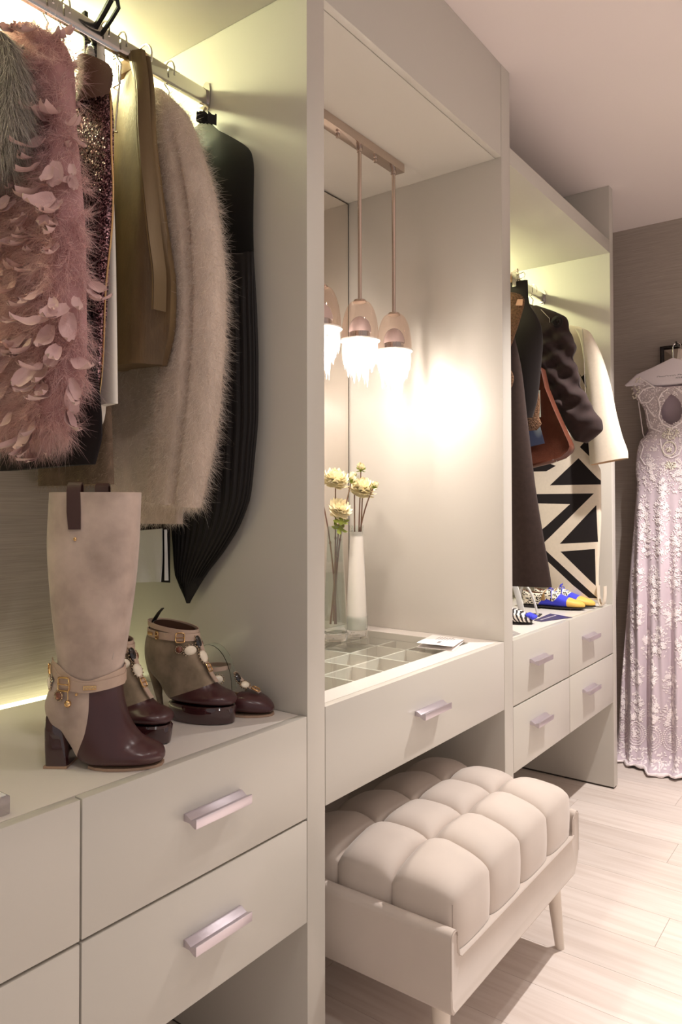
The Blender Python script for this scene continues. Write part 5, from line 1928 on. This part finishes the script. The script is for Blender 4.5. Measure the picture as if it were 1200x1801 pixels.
# cream dress with black geometric panels
t = thing('cream_dress', 'cream wool dress with black triangle panels and wide sleeve at the end upright', 'dress', (3.20, .15, 1.4))
DF = [(2.035, .150), (2.02, .10), (2.006, .077), (1.982, .052), (1.823, .056), (1.651, .050), (1.455, .042), (1.381, .010), (1.212, .010), (1.067, .017), (.922, .024), (.83, .020)]
DB = [(2.035, .20), (2.0, .33), (1.871, .36), (1.3, .38), (1.210, .34), (1.059, .30), (.909, .26), (.83, .24)]
rg = drape(3.205, DF, DB, [(2.035, .010), (1.98, .026), (1.4, .030), (.83, .022)], 2.035, .829, n=80, rows=60, sq=.7, folds=((1.3, .25, .4),), hem=-.06)
POLY = [[(.224, 1.327), (.098, 1.443), (-.006, 1.328)],
        [(.092, 1.491), (.047, 1.540), (.028, 1.530), (.030, 1.425)],
        [(.300, 1.390), (.239, 1.390), (.196, 1.413), (.30, 1.45)],
        [(.300, 1.289), (.034, 1.290), (.234, 1.091), (.30, 1.03), (.30, 1.1), (.240, 1.149), (.136, 1.244), (.300, 1.248)],
        [(.025, 1.240), (.021, 1.083), (.183, 1.070)],
        [(.180, 1.036), (.033, 1.053), (.032, .895)],
        [(.300, 1.09), (.228, 1.023), (.023, .842), (.06, .842), (.128, .893), (.223, .978), (.30, 1.045)],
        [(.10, 1.83), (.083, 1.795), (.051, 1.821), (.036, 1.769), (.040, 1.66), (.066, 1.748)]]


def inside(pt, poly):
    y, z_ = pt
    c = False
    for i in range(len(poly)):
        (y0, z0), (y1, z1_) = poly[i], poly[i - 1]
        if (z0 > z_) != (z1_ > z_) and y < (y1 - y0) * (z_ - z0) / (z1_ - z0) + y0:
            c = not c
    return c


cuts = []
for po in POLY:
    ys_, zs_ = [p[0] for p in po], [p[1] for p in po]
    for i in range(len(po)):
        (y0, z0), (y1, z1_) = po[i], po[i - 1]

        def g(x, y, z_, y0=y0, z0=z0, y1=y1, z1_=z1_, a=min(ys_) - .06, b_=max(ys_) + .06, c=min(zs_) - .06, d=max(zs_) + .06):
            if x > 3.205 or not (a < y < b_ and c < z_ < d):
                return 1.0
            return (y - y0) * (z1_ - z0) - (z_ - z0) * (y1 - y0)
        cuts.append(g)


def dp_(x, y, z_):
    if x > 3.205:
        return 'c'
    for i, po in enumerate(POLY):
        if inside((y, z_), po):
            return 'p%d' % i
    return 'c'


ps = split_loft(rg, dp_, (True, False), cuts)
for k_, b in ps.items():
    if k_ == 'c':
        b.build('cream_cloth', CREAM, t, smooth=70)
    else:
        b.build('black_panel', BLKP, t, smooth=70, label='black geometric panel')
CSF = [(2.000, .075), (1.985, .044), (1.93, .015), (1.861, -.013), (1.737, -.047), (1.616, -.069), (1.520, -.091), (1.436, -.113), (1.425, -.113)]
CSB = [(2.000, .10), (1.944, .078), (1.820, .060), (1.698, .052), (1.551, .049), (1.41, .040)]
rg = drape(3.165, CSF, CSB, [(2.0, .010), (1.93, .030), (1.7, .036), (1.42, .040)], 2.0, 1.422, n=64, rows=50, sq=.85, folds=((2, .15, .3),), hem=-.16)
B().loft(rg, True, False).build('wide_sleeve', CREAM, t, smooth=70)
rg2 = [[(x * .996 + 3.165 * .004, y, z_ + .002) for x, y, z_ in r_] for r_ in rg[-10:]]
B().loft([[(3.165 + (x - 3.165) * .93, (-.03) + (y + .03) * .96, z_) for x, y, z_ in r_] for r_ in rg[-12:]], True, False).build('sleeve_lining', mat('sand_lining', (214, 178, 142), .6), t, smooth=70, label='sand coloured lining')
B().tube([(3.140, .062, 1.99), (3.133, .055, 1.93), (3.130, .052, 1.82), (3.130, .048, 1.70)], .0012, 5).build('armhole_seam', SEAM, t)
hb = []
for q in range(13):
    a = PI * q / 12
    hb.append([(3.186, .010 + .016 * math.cos(a), .895 - .085 * math.sin(a) ** .7), (3.186, .010 + .013 * math.cos(a), .895 - .079 * math.sin(a) ** .7), (3.222, .010 + .013 * math.cos(a), .895 - .079 * math.sin(a) ** .7), (3.222, .010 + .016 * math.cos(a), .895 - .085 * math.sin(a) ** .7)])
B().loft(hb).build('turned_hem', CREAM, t, smooth=60)
hang_hook('wire hook above the aubergine draped jacket', 3.085, 2.10, y=.303, rz=RZ2)
hang_hook('wire hook by the far bracket, holding the cream dress', 3.215, 2.03, y=.303, rz=RZ2)

bpy.data.objects['cream_dress'].location.x += .014
# ------------------------------------------------------------------ lace gown on the end wall
TULLE = mat('lilac_tulle_skirt', (216, 198, 206), 0.75, sheen=0.4, noise=(5, .06, 2))
LILAC = mat('lilac_satin', (200, 178, 188), 0.5, sheen=0.2)
LACE = mat('ivory_lace', (250, 238, 238), 0.8)
PEARL = mat('pearl_beading', (222, 212, 196), 0.3, 0.3, bump=(600, .5, .001))
GY, GX = -.155, 3.80
gown = thing('lace_gown', 'lilac and ivory lace gown with keyhole bodice and small train on the end wall', 'gown', (GX, GY, 0))
HW = [(1.875, .168), (1.85, .186), (1.80, .182), (1.765, .172), (1.73, .146), (1.69, .129), (1.63, .122), (1.60, .112), (1.575, .128), (1.55, .152), (1.485, .168), (1.40, .173), (1.345, .168), (1.206, .178), (.926, .202), (.645, .226), (.363, .247), (.136, .262), (.05, .275), (.006, .30)]
TT = [(1.875, .012), (1.80, .024), (1.62, .040), (1.45, .048), (1.2, .070), (.7, .092), (.3, .105), (.136, .112), (.05, .135), (.006, .185)]


def gfront(y, z_):
    wd, tt = interp(HW, z_), interp(TT, z_)
    ca = max(-1, min(1, (y - GY) / wd))
    sa = math.sqrt(max(0, 1 - abs(ca) ** 2.2)) ** .8
    g_ = min(1, max(0, (1.45 - z_) * 1.2))
    fl = (.020 * math.sin((y - GY) * 62 + .5 + z_) + .012 * math.sin((y - GY) * 118 + 2 - z_ * 2)) * g_ * min(1, sa * 1.4)
    if z_ < .05:
        fl += .03 * math.sin(y * 23 + 1) * (.05 - z_) / .05
    return GX - tt * sa + fl


def gloft(z1, z0, m, n, hole=None):
    rows_, vs, fs = [], [], []
    for j in range(m + 1):
        z_ = z1 + (z0 - z1) * (j / m)
        wd = interp(HW, z_)
        for i in range(n + 1):
            s = math.sin(PI / 2 * (-1 + 2 * i / n))
            y = GY + wd * s
            zz = z_ + (.010 * abs(math.sin(y * 17 + 2)) if z_ < .02 else 0)
            vs.append((gfront(y, z_), y, zz))
    k_ = n + 1
    for j in range(m):
        for i in range(n):
            c = [sum(vs[q][d] for q in (j * k_ + i, j * k_ + i + 1, (j + 1) * k_ + i, (j + 1) * k_ + i + 1)) / 4 for d in range(3)]
            if hole and hole(c[1], c[2]):
                continue
            fs.append((j * k_ + i, j * k_ + i + 1, (j + 1) * k_ + i + 1, (j + 1) * k_ + i))
    return B().add(vs, fs)


def neck(y):
    return interp([(-.36, 1.90), (-.32, 1.872), (-.27, 1.842), (-.235, 1.812), (-.155, 1.80), (-.075, 1.812), (-.04, 1.842), (.01, 1.872), (.05, 1.9)], y)


def keyhole(y, z_):
    q = (z_ - 1.62) / (1.765 - 1.62)
    return 0 < q < 1 and abs(y - GY) < .048 * math.sin(PI * q ** .8) ** .7


skb = gloft(1.56, .006, 150, 130)
skb.build('skirt', TULLE, gown, smooth=80)
# back of the gown, so that it closes from the side
vs, fs = [], []
for j in range(41):
    z_ = 1.84 + (.006 - 1.84) * j / 40
    wd, tt = interp(HW, z_), min(.115, interp(TT, z_))
    for i in range(25):
        s = math.sin(PI / 2 * (-1 + 2 * i / 24))
        vs.append((GX + tt * math.sqrt(max(0, 1 - s * s)) ** .8, GY + wd * s, z_))
for j in range(40):
    for i in range(24):
        if j < 6 and abs(vs[j * 25 + i][1] - GY) > .12:
            continue
        fs.append((j * 25 + i, j * 25 + i + 1, (j + 1) * 25 + i + 1, (j + 1) * 25 + i))
B().add(vs, fs).build('back_panel', LILAC, gown, smooth=80)
gloft(1.875, 1.555, 70, 90, lambda y, z_: z_ > neck(y) or keyhole(y, z_)).build('bodice', mat('blush_net', (206, 190, 192), .8), gown, smooth=80)
for sg in (1, -1):
    e1 = [(GX - .004, GY + sg * (.158 - .004 * i), 1.745 - .032 * i) for i in range(6)] + [(GX - .015, GY + sg * .128, 1.565)]
    B().tube(e1, .0035, 8, flat=.5).build('side_strap', LACE, gown)
# lace sprays, medallions and beading
lace = B()


def leaf(y, z_, ang, L, W, lift=.0022):
    if not (.012 < z_ < 1.875):
        return
    ca, sn = math.cos(ang), math.sin(ang)
    pts = []
    for a, b_ in ((-.5, 0), (-.15, .5), (.25, .42), (.5, 0), (.25, -.42), (-.15, -.5)):
        yy, zz = y + (a * L * ca - b_ * W * sn), z_ + (a * L * sn + b_ * W * ca)
        wd = interp(HW, zz)
        if abs(yy - GY) > wd * .992:
            return
        pts.append((gfront(yy, zz) - lift, yy, zz))
    cyy, czz = y, z_
    pts.append((gfront(cyy, czz) - lift - W * .28, cyy, czz))
    lace.add(pts, [(i, (i + 1) % 6, 6) for i in range(6)])


def spray(y, z_, h_, wd_, n):
    for i in range(n):
        s = random.random() ** .8
        zz = z_ + h_ * (s - .5)
        prof_ = math.sin(PI * min(1, s * .8 + .15)) ** .8
        yy = y + wd_ * prof_ * random.uniform(-1, 1)
        leaf(yy, zz, math.pi / 2 + (yy - y) / wd_ * -1.1 + random.uniform(-.6, .6), random.uniform(.008, .0155), random.uniform(.0030, .0058))
    for i in range(int(n / 9)):
        yy, zz = y + wd_ * .6 * random.uniform(-1, 1), z_ + h_ * random.uniform(-.35, .3)
        for k_ in range(6):
            a = 2 * PI * k_ / 6
            leaf(yy + .006 * math.cos(a), zz + .006 * math.sin(a), a, .011, .0065, .003)


for row, (zc, cnt, off) in enumerate(((1.36, 5, 0), (1.22, 4, .5), (1.06, 5, 0), (.90, 5, .5), (.74, 6, 0), (.58, 6, .5), (.43, 6, 0))):
    wd = interp(HW, zc)
    for i in range(cnt + 1):
        y = GY + wd * (-1 + 2 * (i + off) / cnt) + random.uniform(-.012, .012)
        spray(y, zc + random.uniform(-.03, .03), random.uniform(.13, .19), random.uniform(.028, .044), 104)
for i in range(-5, 6):
    y = GY + i * .078
    spray(y, .27, .16, .036, 110)
    for rr in (.020, .029, .037):
        for k_ in range(int(rr * 900)):
            a = 2 * PI * k_ / int(rr * 900)
            leaf(y + rr * math.cos(a), .155 + rr * 1.45 * math.sin(a), a + PI / 2, .0085, .0040 if rr < .037 else .0065)
    for k_ in range(40):
        leaf(y + random.uniform(-.013, .013), .155 + random.uniform(-.02, .02), random.uniform(0, 6), .010, .005)
    for k_ in range(46):
        leaf(y + random.uniform(-.04, .04), random.uniform(.022, .095), random.uniform(0, 6), .015, .0065)
random.seed(11)
n_b = 0
while n_b < 2600:                                          # dense bodice lace
    y, z_ = GY + random.uniform(-.185, .185), random.uniform(1.40, 1.87)
    n_b += 1
    if z_ > neck(y) - .002 or keyhole(y, z_):
        continue
    d_ = abs(math.sin((y - GY) * 52 + math.sin(z_ * 46) * 1.3))
    if d_ < .35 or (z_ < 1.5 and random.random() < .55):
        continue
    leaf(y, z_, math.atan2(math.cos(z_ * 46), .6) + random.uniform(-.5, .5), random.uniform(.007, .013), random.uniform(.003, .005))
for sg in (1, -1):
    for pts in ([(.020, 1.79), (.045, 1.775), (.06, 1.745), (.052, 1.70), (.058, 1.66), (.04, 1.625), (.0, 1.60)], [(.085, 1.81), (.13, 1.80), (.155, 1.77), (.14, 1.735), (.105, 1.735), (.08, 1.76)],
                [(.115, 1.72), (.10, 1.69), (.075, 1.66)], [(.08, 1.805), (.12, 1.838), (.165, 1.868)], [(.118, 1.70), (.11, 1.655), (.095, 1.61), (.05, 1.588)],
                [(.15, 1.56), (.13, 1.52), (.145, 1.47), (.12, 1.43)], [(.05, 1.55), (.045, 1.51), (.03, 1.475), (.0, 1.46)]):
        for i in range(len(pts) - 1):
            (a0_, b0_), (a1_, b1_) = pts[i], pts[i + 1]
            m_ = max(3, int(math.hypot(a1_ - a0_, b1_ - b0_) / .0045))
            for k_ in range(m_):
                s = k_ / m_
                leaf(GY + sg * (a0_ + (a1_ - a0_) * s), b0_ + (b1_ - b0_) * s, math.atan2(b1_ - b0_, sg * (a1_ - a0_)) + .25 * (-1) ** k_, .011, .0075, .0035)
lace.build('lace_applique', LACE, gown, smooth=0, fixn=False, kind='stuff', label='ivory floral lace')
bd = B()
for cy__, cz__, rr, cn in ((GY + .003, 1.575, .036, 70), (GY + .005, 1.425, .026, 60), (GY + .012, 1.50, .012, 20)):
    for k_ in range(cn):
        a, q = random.uniform(0, 2 * PI), math.sqrt(random.random())
        y, z_ = cy__ + rr * 1.1 * q * math.cos(a), cz__ + rr * .8 * q * math.sin(a)
        bd.ell((gfront(y, z_) - .004, y, z_), .003, .0036, .0036, 6, 4)
for k_ in range(44):
    a = 2 * PI * k_ / 44
    y, z_ = GY + .010 + .029 * math.cos(a), 1.505 + .033 * math.sin(a)
    bd.ell((gfront(y, z_) - .004, y, z_), .003, .0034, .0034, 6, 4)
for sg in (1, -1):
    for k_ in range(34):
        y, z_ = GY + sg * (.166 + random.uniform(-.02, .024)), random.uniform(1.76, 1.868)
        bd.ell((gfront(y, z_) - .004, y, z_), .003, .004, .004, 6, 4)
bd.build('bead_cluster', PEARL, gown, smooth=30, kind='stuff', label='pearl beading')
# hem roll of the train
hr_ = []
for i in range(70):
    y = GY + .298 * math.sin(PI / 2 * (-1 + 2 * i / 69))
    hr_.append((gfront(y, .008) - .002, y, .010 + .010 * abs(math.sin(y * 17 + 2))))
B().tube(hr_, [.0075 + .003 * math.sin(i * .9) for i in range(70)], 8).build('hem_roll', LACE, gown)

hg = thing('satin_hanger', 'white padded satin hanger with handwritten name holding the lace gown', 'hanger', (GX - .004, GY, 1.9))
SAT = mat('white_satin', (238, 226, 230), 0.5, sheen=0.3, bump=(26, .3, .004))
half = [(0.0, 1.942), (-.03, 1.930), (-.09, 1.906), (-.165, 1.879), (-.205, 1.846), (-.222, 1.832), (-.215, 1.826), (-.17, 1.822), (-.08, 1.813), (0.0, 1.811)]
ol = [(GY - a, z_) for a, z_ in half] + [(GY + a, z_) for a, z_ in half[-2:0:-1]]
rg = []
for dx, k_ in ((-.012, .93), (-.010, .975), (-.004, 1.0), (.004, 1.0), (.010, .975), (.012, .93)):
    rg.append([(GX - .002 + dx, GY + (y - GY) * k_, 1.865 + (z_ - 1.865) * k_) for y, z_ in ol])
B().loft(rg).build('padded_cover', SAT, hg, smooth=50)
hk = [(GX, GY, 1.93), (GX, GY, 1.975)] + [(GX, GY - .018 + .018 * math.cos(math.radians(a)), 1.992 + .019 * math.sin(math.radians(a))) for a in range(-10, 200, 20)]
B().tube(hk, .0028, 8).build('hook', CHROME, hg)
INKD = mat('dark_ink', (52, 44, 48), .6)
hw_ = []
xw = GX - .0148
prev = 0
word = 'nadirma ideal'
tx = B()
y = GY + .068
for wi, wlen in enumerate((7, 5)):
    pts = []
    for i in range(wlen * 8):
        s = i / 8
        ch_ = int(s)
        amp = (.0062 if (ch_ in (0, 3) and wi == 0) or (ch_ in (0, 2) and wi == 1) else .0030)
        pts.append((xw, y - s * .0118 + .0028 * math.sin(2 * PI * s), 1.853 + amp * (.5 - .5 * math.cos(2 * PI * s)) + .001 * math.sin(7 * s)))
    tx.tube(pts, .0006, 5)
    y -= wlen * .0118 + .010
tx.build('handwritten_name', INKD, hg)
fc = bpy.data.curves.new('maker_line', 'FONT')
fc.body = 'ATELIER'
fc.size = .010
fc.extrude = .0002
fo = bpy.data.objects.new('maker_line', fc)
C.objects.link(fo)
me_ = bpy.data.meshes.new_from_object(fo.evaluated_get(bpy.context.evaluated_depsgraph_get()))
bpy.data.objects.remove(fo)
B().add([(xw, GY - .014 - v.co.x, 1.839 + v.co.y) for v in me_.vertices], [tuple(p_.vertices) for p_ in me_.polygons]).build('maker_line', INKD, hg, smooth=0, fixn=False)
# small framed mirror the gown hangs from
fm = thing('wall_mirror', 'small dark-framed faceted mirror on the end wall behind the gown hook', 'mirror', (XE - .01, GY, 1.94))
DKF = mat('dark_bronze_frame', (44, 36, 34), .35, .5)
y0, y1, z0, z1_ = GY - .085, GY + .085, 1.860, 2.026
b = B()
b.box(XE - .022, XE - .001, y0, y1, z1_ - .007, z1_)
b.box(XE - .022, XE - .001, y0, y1, z0, z0 + .007)
b.box(XE - .022, XE - .001, y0, y0 + .007, z0 + .007, z1_ - .007)
b.box(XE - .022, XE - .001, y1 - .007, y1, z0 + .007, z1_ - .007)
b.build('frame', DKF, fm, smooth=0)
cc = (XE - .030, GY, 1.943)
for a_, b_ in (((y0 + .007, z0 + .007), (y1 - .007, z0 + .007)), ((y1 - .007, z0 + .007), (y1 - .007, z1_ - .007)), ((y1 - .007, z1_ - .007), (y0 + .007, z1_ - .007)), ((y0 + .007, z1_ - .007), (y0 + .007, z0 + .007))):
    B().add([(XE - .008, a_[0], a_[1]), (XE - .008, b_[0], b_[1]), cc, (XE - .003, GY, 1.943)], [(0, 1, 2), (0, 2, 3), (1, 3, 2), (0, 3, 1)]).build('mirror_facet', MIRROR, fm, smooth=0)
B().tube([(XE - .028, GY - .018, 2.004), (GX - .012, GY - .018, 2.004), (GX - .016, GY - .018, 2.016)], .004, 8).build('peg', DKF, fm)
